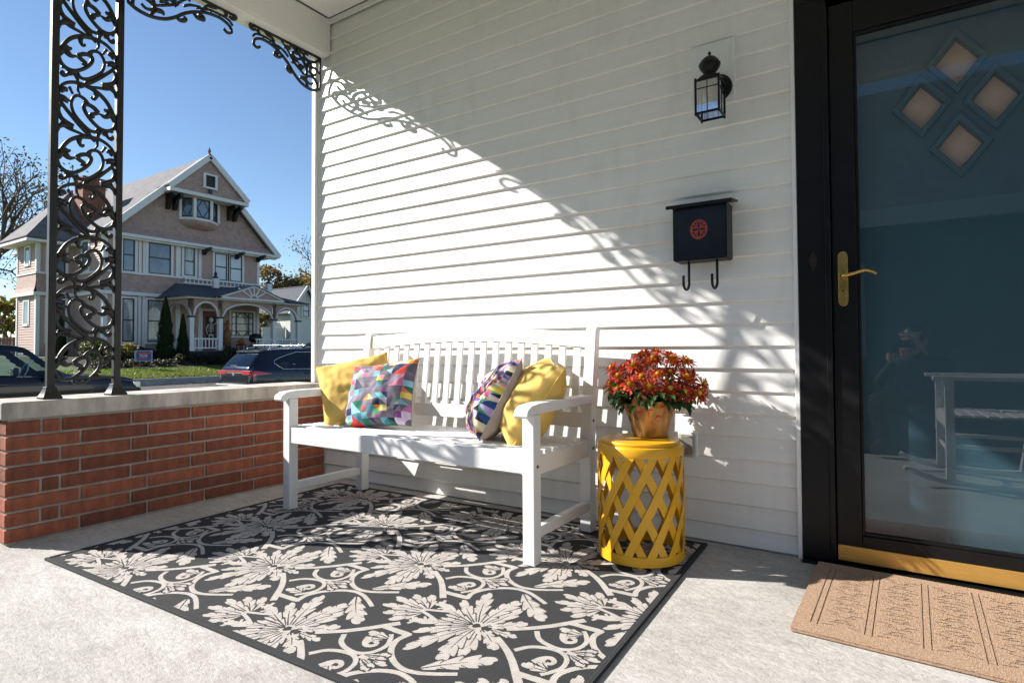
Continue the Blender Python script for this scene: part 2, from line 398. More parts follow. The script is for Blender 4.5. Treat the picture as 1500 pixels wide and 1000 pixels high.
# ------------------------------------------------------------------ brick parapet with stone cap
XB = .079; BC = .0645; BY = -1.641
t = thing('brick_wall', 'low red brick porch wall under a pale stone cap', 'wall', (0, 0, 0))
b = MB(); b.box(-.195, XB-.008, BY+.008, -.004, -.02, .53); b.build('mortar', M['mortar'], t)
mp = {}
def brick(L, x0, y0, z0, along='y'):
    key = (round(L, 3), along)
    if key not in mp:
        q = MB(); h = BC-.0105
        if along == 'y': q.box(0, .09, 0, L, 0, h)
        else: q.box(0, L, 0, .09, 0, h)
        me = q.mesh('brick', M['brick'])
        bm = bmesh.new(); bm.from_mesh(me); bmesh.ops.recalc_face_normals(bm, faces=bm.faces)
        bmesh.ops.bevel(bm, geom=bm.edges[:], offset=.0022, segments=1, affect='EDGES'); bm.to_mesh(me); bm.free()
        mp[key] = me
    return inst(mp[key], 'brick', t, (x0, y0, z0), (0, 0, rng.uniform(-.0012, .0012)))
LB = .279; J = .0105
for k in range(8):
    z = .0135+k*BC
    odd = (7-k) % 2 == 0            # top course has the short closers
    y = BY
    lens = []
    if odd: lens = [.118, .060]
    else: lens = [.279-.014]
    i = 0
    while y < -.02:
        L = lens[i] if i < len(lens) else LB
        L = min(L, -.006-y)
        if L < .02: break
        brick(L, XB-.09+rng.uniform(-.0015, .0015), y, z)
        # street face of the parapet
        brick(L, -.205+rng.uniform(-.001, .001), y, z) if z > 0 else None
        y += L+J; i += 1
    # end face
    brick(.10, -.11+.0, BY-.001, z, 'x') if False else None
for k in range(8):
    z = .0135+k*BC
    b = brick(.098, -.1135, BY-.0005, z, 'x')
b = MB(); b.box(-.225, .0855, BY-.018, -.004, .5305, .603)
b.build('capstone', M['capstone'], t, bevel=.006, seg=3)

# ------------------------------------------------------------------ siding wall
E_ = .093; Z0 = -.0161; W = 2.877
t = thing('house_wall', 'white clapboard porch wall behind the bench', 'wall', (0, 0, 0))
for k in range(-1, 32):
    z = Z0+k*E_ if k >= 0 else .0
    za = max(.004, Z0+k*E_); zb = Z0+(k+1)*E_+.004
    if k == -1: continue
    if k == 31: zb = 2.99
    x0 = .082 if zb < .62 else .001
    b = MB(); lip = .0125
    tt = (za-(Z0+k*E_))/E_
    p = [(.0045, za), (.0, za+.0055), (lip+.0005, zb), (lip+.007, zb), (lip+.007, za)]
    # a few courses are pieced: the right-hand board laps 1.2 mm over the left one
    jx = {30: .71, 31: .71, 20: 1.62, 21: 1.62, 24: 2.31, 25: 2.31, 8: .40, 9: .40}.get(k)
    dz = rng.uniform(-.0006, .0006); p = [(y+rng.uniform(-.0004, .0004), q+dz) for y, q in p]
    cuts = [(x0, W-.001, 0)] if jx is None else [(x0, jx+.01, 0), (jx, W-.001, -.0013)]
    for xa, xb, dy in cuts:
        b = MB(); nseg = 8; vs = []; fs = []; m_ = len(p)
        for i in range(nseg+1):
            x = lerp(xa, xb, i/nseg); wv = .0007*noise.noise((x*1.7, k*3.1, 0)); vs += [(x, y+dy+(wv if j < 3 else 0), q+.0006*noise.noise((x*1.1, k*5.3, 4)) if j < 2 else q) for j, (y, q) in enumerate(p)]
        for i in range(nseg): fs += [(i*m_+j, i*m_+(j+1) % m_, (i+1)*m_+(j+1) % m_, (i+1)*m_+j) for j in range(m_)]
        fs += [tuple(range(m_))[::-1], tuple(nseg*m_+j for j in range(m_))]
        b.add(vs, fs); b.build('siding_board', M['siding'], t)
# the same siding over and beyond the doorway
for k in range(0, 32):
    za = max(.004, Z0+k*E_); zb = min(2.99, Z0+(k+1)*E_+.004); p = [(.0045, za), (.0, za+.0055), (lip+.0005, zb), (lip+.007, zb), (lip+.007, za)]
    if za > 2.312: xa, xb = W+.0005, 6.9
    else: xa, xb = 4.075, 6.9
    b = MB(); b.prism(p, lambda y, zz: (xa, y-.0145, zz), lambda y, zz: (xb, y-.0145, zz)); b.build('siding_board', M['siding'], t)
b = MB(); b.box(-.036, 0, -.022, .13, .606, 2.752); b.box(0.0, .012, -.004, .02, .606, 2.752); b.build('corner_trim', M['trim'], t, bevel=.003)
b = MB(); b.box(W, 2.8935, -.014, .06, .0, 2.20); b.build('door_trim', M['trim'], t, bevel=.002)
b = MB(); b.box(2.86, 2.8935, -.0145, .06, 2.2005, 2.217); b.build('door_trim', M['trim'], t, bevel=.002)
b = MB(); b.box(.0, 2.7, -.016, .0, 2.965, 2.999); b.build('ceiling_trim', M['trim'], t, bevel=.004)
b = MB(); b.box(2.488, 2.667, -.012, .011, 1.845, 2.115); b.box(2.508, 2.647, -.017, -.0125, 1.862, 2.098); b.build('mounting_block', M['trim'], t, bevel=.003)
b = MB(); b.box(.02, 2.885, .02, .115, .0, 3.0); b.box(4.055, 7, .004, .115, 0, 3.0); b.box(2.886, 4.054, .02, .115, 2.272, 3.0); b.build('wall_core', M['trim'], t)
b = MB(); b.box(-.02, 7, .12, .14, -.7, 3.4); b.box(-.02, .05, .141, 9, -.7, 3.4); b.build('house_body', M['siding'], t)


# ------------------------------------------------------------------ porch roof
t = thing('porch_roof', 'white porch ceiling and beam over the bench', 'porch roof')
b = MB(); b.box(-.02, .121, -2.45, -.004, 2.755, 2.998); b.build('beam', M['beam'], t, bevel=.004)
b = MB(); b.box(.1215, .1245, -2.28, -.018, 2.775, 2.986); b.build('beam_panel', M['beam'], t)
b = MB(); b.box(.125, 6.9, -2.45, -2.31, 2.755, 2.998); b.build('beam', M['beam'], t, bevel=.004)
b = MB(); b.box(.105, .128, -.03, -.0045, 2.77, 2.998); b.build('beam_end_trim', M['trim'], t, bevel=.002)
x = .128; me = None
b = MB(); b.box(0, .112, -2.30, -.0165, 3.0, 3.012); me = b.mesh('ceiling_plank', M['beam'])
bm = bmesh.new(); bm.from_mesh(me); bmesh.ops.recalc_face_normals(bm, faces=bm.faces); bmesh.ops.bevel(bm, geom=bm.edges[:], offset=.004, segments=1, affect='EDGES'); bm.to_mesh(me); bm.free()
while x < 6.8:
    inst(me, 'ceiling_plank', t, (x, 0, 0)); x += .1135
M['shingle'] = mat('grey_shingle', (.19, .185, .19), .9, var=.3, vs=3, bump=.7, bs=24, bdist=.02, stretch=(1, 1, 1))
b = MB(); b.box(-.04, 6.95, -2.5, .3, 3.03, 3.08); b.build('roof_deck', M['shingle'], t)

# ------------------------------------------------------------------ iron lattice post and brackets
def scroll_mb(P, z0, z1, y0, y1, mirror=False, X=0.0, depth=1.0, rs=1.0):
    """P: list of (points, r0, rmid, r1) in unit box; x goes y0->y1, y goes z0->z1"""
    b = MB(); H = z1-z0; Wd = y1-y0
    for pts, ra, rm, rb in P:
        c = cr(pts, 7); n = len(c); q = []; rr = []
        for i, p in enumerate(c):
            u = 1-p[0] if mirror else p[0]
            q.append((X, y0+u*Wd, z0+p[1]*H)); s = i/(n-1)
            r = lerp(ra, rm, s*2) if s < .5 else lerp(rm, rb, s*2-1)
            rr.append(r*rs)
        b.tube(q, rr, 7, flat=(1, 0, 0), sx=depth)
    return b
def curl(cx, cy, r, a0, turns, n=9, shrink=.25, asp=1.0):
    out = []
    for i in range(n):
        s = i/(n-1); a = a0+turns*2*pi*s; rr = r*lerp(1, shrink, s)
        out.append((cx+rr*math.cos(a), cy+rr*math.sin(a)*asp))
    return out
def tr_(P): return [((x-185)/650, 1-(y-180)/565) for x, y in P]
UNIT = [
 (tr_([(185,335),(230,265),(300,215),(390,190),(500,197),(600,222),(690,275),(750,340),(800,430),(832,520)]), .006, .0105, .009),
 (tr_([(835,520),(805,590),(740,632),(650,628),(560,572),(492,500),(466,432),(500,398),(570,412),(630,455)]), .009, .009, .011),
 (tr_([(630,455),(590,478),(548,500),(560,522),(580,512)]), .010, .010, .007),
 (tr_([(828,500),(775,440),(705,478),(640,462)]), .013, .015, .004),
 (tr_([(800,430),(770,395),(715,405),(695,388)]), .012, .010, .005),
 (tr_([(540,205),(588,225),(602,275),(575,325)]), .008, .012, .007),
 (tr_([(575,325),(552,305),(556,290)]), .006, .006, .004),
 (tr_([(512,385),(480,352),(440,332),(390,332),(345,378),(330,450),(360,540),(440,622),(530,680),(598,682),(628,645)]), .009, .007, .009),
 (tr_([(512,385),(480,372),(488,358)]), .008, .008, .006),
 (tr_([(400,205),(400,270),(425,310)]), .007, .006, .004),
 (tr_([(188,335),(202,420),(250,490),(330,570),(430,662),(540,748),(600,790)]), .008, .0095, .010),
 (tr_([(305,262),(345,330)]), .008, .006, .006),
 (tr_([(250,395),(335,420)]), .009, .006, .006),
 (tr_([(330,572),(368,548)]), .006, .006, .006),
 (tr_([(520,690),(545,745)]), .007, .006, .006),
 (tr_([(196,400),(240,405),(270,425),(292,450)]), .013, .015, .004),
 (tr_([(210,330),(262,300),(285,325)]), .014, .012, .004),
 (tr_([(240,488),(204,500),(194,560),(228,630),(295,668),(350,690)]), .007, .010, .013),
 (tr_([(350,688),(265,692),(208,728),(188,790)]), .013, .012, .005),
 (tr_([(360,592),(380,600),(385,615)]), .008, .007, .004),
 (tr_([(745,635),(724,665),(738,702),(775,722),(795,700),(776,684)]), .007, .008, .010),
 (tr_([(745,635),(780,628),(790,645)]), .007, .007, .006),
 (tr_([(392,195),(388,140),(348,92),(310,105),(318,132)]), .008, .009, .011),
 (tr_([(500,195),(620,172),(740,150),(800,105)]), .006, .008, .006),
]
t = thing('lattice_post', 'black wrought iron post of leafy scrolls on the stone cap', 'post', (0, 0, .603))
YL, YR, RW = -1.465, -1.197, .030
for yy in (YL, YR):
    b = MB(); b.box(-RW/2, RW/2, yy-RW/2, yy+RW/2, .045, 2.152); b.build('rail', M['iron'], t, bevel=.003)
    b = MB(); q = .037
    sec = [(.037, 0), (.037, .010), (.033, .014), (.027, .030), (.0205, .046), (.0205, .055), (.0, .055)]
    vs = []; fs = []
    for rr, zz in sec[:-1]: vs += [(-rr, yy-rr, zz), (rr, yy-rr, zz), (rr, yy+rr, zz), (-rr, yy+rr, zz)]
    k = len(sec)-1
    for i in range(k-1):
        for j in range(4): fs.append((i*4+j, i*4+(j+1) % 4, (i+1)*4+(j+1) % 4, (i+1)*4+j))
    fs += [(3, 2, 1, 0), tuple((k-1)*4+j for j in range(4))]
    b.add(vs, fs); b.build('foot', M['iron'], t, bevel=.002)
b = MB(); b.box(-.008, .008, YL+RW/2, YR-RW/2, .082, .094); b.build('bottom_bar', M['iron'], t, bevel=.002)
H = .241
meA = scroll_mb(UNIT, 0, H, YL+RW/2-.002, YR-RW/2+.002, True).mesh('scroll', M['iron'], True)
# the lowest unit stops at the bottom bar
meA0 = scroll_mb([q for i, q in enumerate(UNIT) if i not in (10, 14, 17, 18, 20, 21)], 0, H, YL+RW/2-.002, YR-RW/2+.002, True).mesh('scroll', M['iron'], True)
meB = scroll_mb(UNIT, 0, H, YL+RW/2-.002, YR-RW/2+.002).mesh('scroll', M['iron'], True)
for k in range(9):
    zb = .038+k*H
    if zb+H > 2.21: break
    o = inst((meA0 if k == 0 else meA) if k % 2 == 0 else meB, 'scroll', t, (0, 0, zb))
# brackets: unit box u: 0 at the post end, 1 at the far tip; v: 0 bottom, 1 top
BR = [
 ([(0, 1.0), (.01, .6), (.0, .30), (.015, .08)], .006, .006, .006),
 ([(.0, .985), (.5, .985), (1.0, .985)], .007, .007, .007),
 ([(1.0, .985), (1.03, .95), (1.0, .88), (.96, .90)], .007, .009, .006),
 ([(.015, .10), (.09, .02), (.20, .0), (.32, .08), (.42, .24), (.50, .42), (.60, .58), (.72, .70), (.86, .74), (.96, .66), (.985, .52), (.94, .46), (.90, .52)], .007, .0065, .006),
 ([(.42, .26), (.47, .22), (.52, .30), (.50, .36)], .005, .009, .004),
 ([(.58, .57), (.63, .48), (.69, .50), (.68, .57), (.64, .57)], .005, .009, .006),
 ([(.62, .70), (.72, .80), (.85, .83), (.95, .80), (1.0, .70)], .004, .005, .005),
 ([(.05, .08), (.06, .25), (.13, .36), (.22, .30), (.22, .18), (.16, .14), (.12, .20)], .006, .007, .005),
 ([(.20, .02), (.24, .22), (.22, .45), (.26, .65), (.36, .85), (.48, .97)], .006, .008, .005),
 ([(.24, .30), (.32, .40), (.42, .55), (.50, .75), (.60, .95)], .005, .006, .004),
 ([(.02, .55), (.09, .64), (.16, .58), (.17, .47), (.11, .43), (.07, .49)], .005, .007, .005),
 ([(.02, .95), (.08, .82), (.18, .76), (.26, .80), (.26, .90), (.20, .92)], .006, .008, .005),
 ([(.30, .72), (.38, .66), (.44, .72), (.42, .80), (.36, .80)], .006, .008, .006),
 ([(.50, .60), (.56, .70), (.66, .78)], .005, .006, .004),
 ([(.28, .48), (.33, .52), (.36, .46)], .012, .010, .004), ([(.22, .62), (.17, .68), (.13, .66)], .012, .010, .004),
 ([(.38, .88), (.32, .92), (.28, .88)], .012, .011, .004), ([(.44, .52), (.40, .60), (.34, .58)], .010, .009, .003),
 ([(.24, .20), (.30, .22), (.32, .16)], .010, .009, .003), ([(.48, .86), (.54, .84), (.56, .78)], .010, .009, .003),
 ([(.66, .66), (.68, .74), (.74, .80)], .004, .005, .004), ([(.76, .73), (.77, .81)], .004, .004, .004), ([(.85, .75), (.86, .82)], .004, .004, .004),
 ([(.70, .82), (.74, .90), (.80, .92), (.84, .97)], .005, .007, .004), ([(.9, .84), (.93, .9), (.9, .97)], .005, .007, .004),
]
for (ya, yb, lab) in ((-.022, -.512, 'black scroll bracket where the beam meets the white wall'), (-1.19, -.635, 'black scroll bracket branching from the top of the iron post')):
    t = thing('iron_bracket', lab, 'bracket', (.05, ya, 2.752), group='scroll brackets under the porch beam')
    zb = -.235 if ya > -1 else -.225
    b = scroll_mb(BR[:2], zb, 0, 0, yb-ya, rs=1.15); b.build('edge_bar', M['iron'], t, smooth=True)
    b = scroll_mb(BR[2:], zb, 0, 0, yb-ya, rs=1.4); b.build('scroll', M['iron'], t, smooth=True)
# ------------------------------------------------------------------ rug
RW_, RH_ = 2.183, 1.485
rug = thing('area_rug', 'charcoal outdoor rug woven with cream damask flowers under the bench', 'rug', (.406, -1.608, 0), math.radians(1.85))
b = MB(); nx, ny = 60, 40
def rug_z(x, y): return .0075
b.box(0, RW_, 0, RH_, .0015, .0075); b.build('backing', M['rug_dark'], rug, bevel=.002)
b = MB()
e = .012
for (x0, x1, y0, y1) in ((-.002, RW_+.002, -.003, e), (-.002, RW_+.002, RH_-e, RH_+.003), (-.003, e, e, RH_-e), (RW_-e, RW_+.003, e, RH_-e)):
    b.box(x0, x1, y0, y1, .001, .0105)
b.build('binding', M['rug_dark'], rug, bevel=.003)
PZ = .0081
RX0, RX1, RY0, RY1 = .020, RW_-.020, .020, RH_-.020
def band(pts, w0, w1=None, n=8):
    """quads along a smooth band"""
    c = cr(pts, n); out = []; k = len(c); w1 = w0 if w1 is None else w1
    L = []
    for i in range(k):
        t = (c[min(i+1, k-1)]-c[max(i-1, 0)]); t = Vector((t[0], t[1])).normalized(); nn = Vector((-t[1], t[0]))
        wd = lerp(w0, w1, i/(k-1))/2*1.2; p = Vector((c[i][0], c[i][1]))
        L.append((p+nn*wd, p-nn*wd))
    for i in range(k-1):
        out.append([tuple(L[i][0]), tuple(L[i+1][0]), tuple(L[i+1][1]), tuple(L[i][1])])
    return out
def acanthus(p0, ang, L, Wd, bend=0.0, lobes=4, edge=.0052):
    """solid serrated leaf: lobes swept forward on both sides, a dark rib down the middle, short dark cuts, a dark outline that parts it from its neighbours"""
    n = lobes*8; out = []; dk_ = []; cut = []
    def pos(s): return (p0[0]+L*s*math.cos(ang+bend*s*.5), p0[1]+L*s*math.sin(ang+bend*s*.5))
    def env(s): return math.sin(pi*min(1, s**1.15*.90+.08))**.8
    for side in (1, -1):
        for d, e in ((1, edge), (0, 0.0)):
            prev = None
            for i in range(n+1):
                s = i/n; a = ang+bend*s; x, y = pos(s); ph = (s*lobes+(.0 if side > 0 else .35)) % 1.0
                h = Wd*1.12*env(s)*(.50+.50*(ph**.7 if ph < .78 else (1-ph)/.22))+e
                nx, ny = -math.sin(a)*side, math.cos(a)*side; tx, ty = math.cos(a), math.sin(a); sw = h*.75
                cur = ((x, y), (x+nx*h+tx*sw, y+ny*h+ty*sw))
                if prev: (dk_ if d else out).append((1, [prev[0], cur[0], cur[1], prev[1]]) if d else [prev[0], cur[0], cur[1], prev[1]])
                prev = cur
        for k in range(1, lobes):
            s = k/lobes-.03; a = ang+bend*s; x, y = pos(s); h = Wd*env(s); nx, ny = -math.sin(a)*side, math.cos(a)*side; tx, ty = math.cos(a), math.sin(a)
            f = lambda t, q: (x+nx*h*t+tx*(h*t*.9+q), y+ny*h*t+ty*(h*t*.9+q))
            cut.append((2, [f(.30, -.0012), f(.30, .0012), f(.85, .0026), f(.85, -.0026)]))
    for q in band([pos(0), pos(.3), pos(.62)], .0042, .0016, 4): cut.append((2, q))
    return dk_+out+cut
motif = []
def both(polys, sides=(False, True)):
    for mir in sides:
        for q in polys:
            d, pl = q if isinstance(q[0], int) else (0, q)
            motif.append((pl, mir, d))
def once(polys): both(polys, (False,))
# main palmette, leaves fanning out of its heart
both(acanthus((-.022, .012), 2.62, .120, .024, -.35, 3)); both(acanthus((-.012, .018), 2.02, .150, .026, -.40, 3))
both(acanthus((.000, .018), 1.48, .200, .030, .45, 4)); both(acanthus((.012, .016), 1.02, .215, .029, .25, 4))
both(acanthus((.022, .012), .66, .165, .022, .15, 3)); both(acanthus((.030, .006), .32, .185, .022, .10, 4))
both(acanthus((.03, .003), .05, .100, .012, .1, 2))
both(band([(-.012, .004), (.004, .018), (.020, .014), (.022, .004)], .009, .006))
both(band([(-.052, .003), (-.040, .026), (-.020, .032), (-.010, .020), (-.018, .012)], .013, .008))
once(acanthus((-.045, 0), pi, .085, .016, lobes=3))
# stems leaving its base
both(band([(-.080, .026), (-.104, .043), (-.170, .098), (-.252, .194)], .013, .019))
# the smaller flower above it
both(acanthus((.200, .014), 1.15, .105, .020, -.35, 2)); both(acanthus((.200, .010), .66, .125, .021, -.25, 3)); both(acanthus((.195, .006), .14, .155, .022, .05, 3))
both(band([(.215, .004), (.190, .012), (.155, .024), (.124, .038)], .010, .011))
both(band([(.200, .050), (.188, .068), (.192, .092)], .016, .008)); both(band([(.176, .03), (.160, .052), (.168, .072)], .007, .012))
# ogee frame: a straight arm to the cusp, an arc round the flower, a leaf at its end
both(band([(.250, .140), (.195, .142), (.138, .143)], .018, .018, 2))
both(band([(.142, .136), (.149, .185), (.126, .232), (.088, .266), (.043, .285), (.0, .283), (-.042, .266), (-.098, .234)], .016, .012))
both(acanthus((.000, .262), -2.30, .200, .034, -.20, 4))
# curled bands with buds
both(band([(-.160, .062), (-.188, .025), (-.230, .008), (-.272, .008), (-.302, .033), (-.309, .074), (-.292, .110), (-.276, .130)], .013, .011))
both(acanthus((-.286, .108), .12, .075, .017, -.25, 2)); both(acanthus((-.278, .098), -.55, .055, .014, -.5, 2))
both(band([(-.232, .088), (-.244, .060), (-.262, .048), (-.278, .058), (-.276, .074), (-.264, .074)], .016, .009))
# sprig below the bands
once(acanthus((-.300, 0), pi, .082, .013, lobes=2)); both(acanthus((-.298, .003), pi-.72, .070, .013, .2, 2)); both(acanthus((-.300, .004), pi-.36, .062, .009, .1, 2))
once(band([(-.285, 0), (-.315, 0)], .016, .010, 2))
LX, LY = .925, .592
# the motif is woven: one repeat is drawn stitch by stitch, then the pile is laid as runs of stitches without any overlap
import numpy as np
NXT, NYT = 578, 370; sx_, sy_ = LX/NXT, LY/NYT
tile = np.zeros((NYT, NXT), bool)
def stitch(poly, ox, oy, val):
    P_ = [((ox+p[0])/sx_, (oy+p[1])/sy_) for p in poly]; ys = [p[1] for p in P_]; n = len(P_)
    for r in range(math.floor(min(ys)), math.ceil(max(ys))+1):
        yc_ = r+.5; xs = []
        for i in range(n):
            (xa, ya), (xb, yb_) = P_[i-1], P_[i]
            if (ya <= yc_) != (yb_ <= yc_): xs.append(xa+(yc_-ya)/(yb_-ya)*(xb-xa))
        xs.sort()
        for x0, x1 in zip(xs[::2], xs[1::2]):
            c0, c1 = math.ceil(x0-.5), math.ceil(x1-.5)
            if c1 > c0: tile[r % NYT, np.arange(c0, c1) % NXT] = val
for pl, mir, d in motif:
    q = [(-u, -v if mir else v) for u, v in pl]
    for ox, oy in ((0, 0), (LX/2, LY/2)): stitch(q, ox, oy, d == 0)
pat = MB()
for r in range(int((RY1-RY0)/sy_)):
    y = RY0+r*sy_; row = tile[int(math.floor((y-.110)/sy_+.5)) % NYT]
    cols = (np.arange(int((RX1-RX0)/sx_))+int(round((RX0-.393)/sx_))) % NXT
    line = np.concatenate(([0], row[cols].astype(np.int8), [0])); dl = np.diff(line); st_, en_ = np.where(dl == 1)[0], np.where(dl == -1)[0]
    for c0, c1 in zip(st_, en_):
        x0, x1 = RX0+c0*sx_, RX0+c1*sx_; pat.add([(x0, y, PZ), (x1, y, PZ), (x1, y+sy_, PZ), (x0, y+sy_, PZ)], [(0, 1, 2, 3)])
o = pat.build('damask_pattern', M['rug_light'], rug, recalc=False); o['kind'] = 'stuff'

# ------------------------------------------------------------------ door mat
dm = thing('door_mat', 'tan textured door mat in front of the storm door', 'mat', (2.952, -.050, 0), math.radians(-1.2))
ML, MD = .78, .625
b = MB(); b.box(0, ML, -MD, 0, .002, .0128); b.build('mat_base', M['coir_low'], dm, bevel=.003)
# the pile stands 1.6 mm over the grooves; grooves are drawn on a 2 mm grid and the pile laid round them
MG = .002; mnx, mny = int(ML/MG)-2, int(MD/MG)-2; mm = np.ones((mny, mnx), bool)
def groove(poly):
    P_ = [(p[0]/MG, (p[1]+MD)/MG) for p in poly]; ys = [p[1] for p in P_]; n = len(P_)
    for r in range(max(0, math.floor(min(ys))), min(mny-1, math.ceil(max(ys)))+1):
        xs = []
        for i in range(n):
            (xa, ya), (xb, yb_) = P_[i-1], P_[i]
            if (ya <= r+.5) != (yb_ <= r+.5): xs.append(xa+(r+.5-ya)/(yb_-ya)*(xb-xa))
        xs.sort()
        for x0, x1 in zip(xs[::2], xs[1::2]): mm[r, max(0, math.ceil(x0-.5)):max(0, min(mnx, math.ceil(x1-.5)))] = False
def gline(x0, y0, x1, y1, w=.0042):
    d = Vector((x1-x0, y1-y0)); L_ = d.length; d /= L_; nn = Vector((-d.y, d.x))*w/2
    groove([(x0+nn.x, y0+nn.y), (x1+nn.x, y1+nn.y), (x1-nn.x, y1-nn.y), (x0-nn.x, y0-nn.y)])
px0, px1, py0, py1 = .052, ML-.052, -MD+.062, -.046
npan = 5; pw = (px1-px0)/npan
for i in range(npan+1):
    xa = px0+i*pw
    for o_ in (-.009, .009): gline(xa+o_, py0, xa+o_, py1)
for i in range(npan):
    xa, xb = px0+i*pw+.019, px0+(i+1)*pw-.019; wv = xb-xa; step = .024; k = 0; y = py0+.012
    while y < py1-.012:
        # dashes stepping diagonally to and fro across the panel
        ph = (k % 8); f = ph/4 if ph <= 4 else 2-ph/4
        c = xa+wv*(.16+.68*f); l_ = .017
        gline(max(xa, c-l_), y, min(xb, c+l_), y+.007, .0038)
        c2 = xa+wv*(.16+.68*(1-f))
        if abs(c2-c) > .03: gline(max(xa, c2-l_), y+.010, min(xb, c2+l_), y+.003, .0038)
        if k % 2: gline(c-.006, y+.010, c+.008, y+.023, .0038); gline(c2+.006, y+.010, c2-.008, y+.023, .0038) if abs(c2-c) > .03 else None
        y += step; k += 1
b = MB()
for r in range(mny):
    line = np.concatenate(([0], mm[r].astype(np.int8), [0])); dl = np.diff(line)
    for c0, c1 in zip(np.where(dl == 1)[0], np.where(dl == -1)[0]):
        x0, x1, y0, y1 = MG+c0*MG, MG+c1*MG, -MD+MG+r*MG, -MD+2*MG+r*MG
        b.add([(x0, y0, .0144), (x1, y0, .0144), (x1, y1, .0144), (x0, y1, .0144)], [(0, 1, 2, 3)])
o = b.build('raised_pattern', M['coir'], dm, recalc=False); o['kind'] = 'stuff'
b = MB()
for (x0, x1, y0, y1) in ((0, ML, -MD-.001, -MD+MG), (0, ML, -.0025, .001), (-.001, MG, -MD+MG, -.0025), (ML-.0045, ML+.001, -MD+MG, -.0025)): b.box(x0, x1, y0, y1, .0125, .0145)
b.build('mat_edge', M['coir'], dm)

# ------------------------------------------------------------------ bench
bench = thing('garden_bench', 'white slatted wooden garden bench on the dark patterned rug', 'bench', (1.32, -.38, .008))
def P(x0, x1, y0, y1, z0, z1, name, bev=.004, rot=None):
    b = MB(); b.box(x0-1.32, x1-1.32, y0+.38, y1+.38, z0-.008, z1-.008); return b.build(name, M['bench'], bench, bevel=bev)
BX0, BX1 = .575, 2.075; LG = .052
def back_y(z): return -.155+(z-.42)*.125 if z > .42 else -.155
for x in (BX0, BX1-LG):
    P(x, x+LG, -.665, -.665+LG, .009, .570, 'leg')
    b = MB(); pr = [(-.185, .009), (-.130, .009), (-.130, .42), (-.068, .905), (-.078, .918), (-.098, .918), (-.112, .905), (-.185, .42)]
    b.prism([(y+.38, z-.008) for y, z in pr], lambda y, z: (x-1.32, y, z), lambda y, z: (x+LG-1.32, y, z)); b.build('back_leg', M['bench'], bench, bevel=.004)
    # arm with a rounded drop at the front
    b = MB(); pr = [(-.120, .577), (-.120, .612), (-.62, .612), (-.685, .606), (-.712, .590), (-.718, .570), (-.712, .560), (-.690, .560), (-.672, .571)]
    xa, xb = x-.006, x+LG+.006
    b.prism([(y+.38, z-.008) for y, z in pr], lambda y, z: (xa-1.32, y, z), lambda y, z: (xb-1.32, y, z)); b.build('armrest', M['bench'], bench, bevel=.006, seg=3)
    P(x+.010, x+LG-.010, -.614, -.185, .100, .142, 'stretcher')
    P(x+.008, x+LG-.008, -.6135, -.185, .340, .412, 'side_rail')
P(BX0+LG-.002, BX1-LG+.002, -.660, -.637, .345, .425, 'front_rail')
P(BX0+LG, BX1-LG, -.183, -.160, .345, .405, 'rear_rail')
ny = 7; y0 = -.630; dy = .0655
for i in range(ny):
    ys = y0+i*dy; z = .4255-.0015*i
    P(BX0+.012, BX1-.012, ys+.004, ys+.054, z-.013, z+.004, 'seat_slat', .003)
# back: lower rail, arched crest, slats
def yb(z): return -.150+(z-.42)*.118
b = MB(); b.prism([(yb(.464)-.011, .464), (yb(.464)+.011, .464), (yb(.530)+.011, .530), (yb(.530)-.011, .530)], lambda y, z: (BX0+LG-1.32, y+.38, z-.008), lambda y, z: (BX1-LG-1.32, y+.38, z-.008)); b.build('back_rail', M['bench'], bench, bevel=.003)
b = MB(); n = 24; vs = []; fs = []
for i in range(n+1):
    s = i/n; x = lerp(BX0+LG, BX1-LG, s)-1.32; zt = .893+.030*math.sin(pi*s); zb_ = .822+.036*math.sin(pi*s)
    for z, o_ in ((zb_, -.012), (zb_, .012), (zt, .012), (zt, -.012)): vs.append((x, yb(z)+o_+.38, z-.008))
for i in range(n):
    for j in range(4): fs.append((i*4+j, i*4+(j+1) % 4, (i+1)*4+(j+1) % 4, (i+1)*4+j))
fs += [(3, 2, 1, 0), tuple(n*4+j for j in range(4))]
b.add(vs, fs); b.build('crest_rail', M['bench'], bench, bevel=.004)
ns = 18
for i in range(ns):
    s = (i+.5)/ns; x = lerp(BX0+LG+.01, BX1-LG-.01, s)-1.32; zt = .815+.036*math.sin(pi*s)+.015
    b = MB(); hw = .0182
    b.prism([(yb(.525)-.006, .525), (yb(.525)+.006, .525), (yb(zt)+.006, zt), (yb(zt)-.006, zt)], lambda y, z: (x-hw, y+.38, z-.008), lambda y, z: (x+hw, y+.38, z-.008))
    b.build('back_slat', M['bench'], bench, bevel=.003)
M['plug'] = mat('bolt_head', (.10, .08, .05), .4, metal=.6)
for (y, z) in ((-.640, .375), (-.155, .375), (-.150, .497), (-.145, .385)):
    if (y, z) == (-.145, .385): continue
    b = MB(); c = [Vector((BX1-1.32-.004, y+.38, z-.008)), Vector((BX1-1.32+.0025, y+.38, z-.008))]
    b.tube(c, .0065, 10); b.build('bolt', M['plug'], bench)

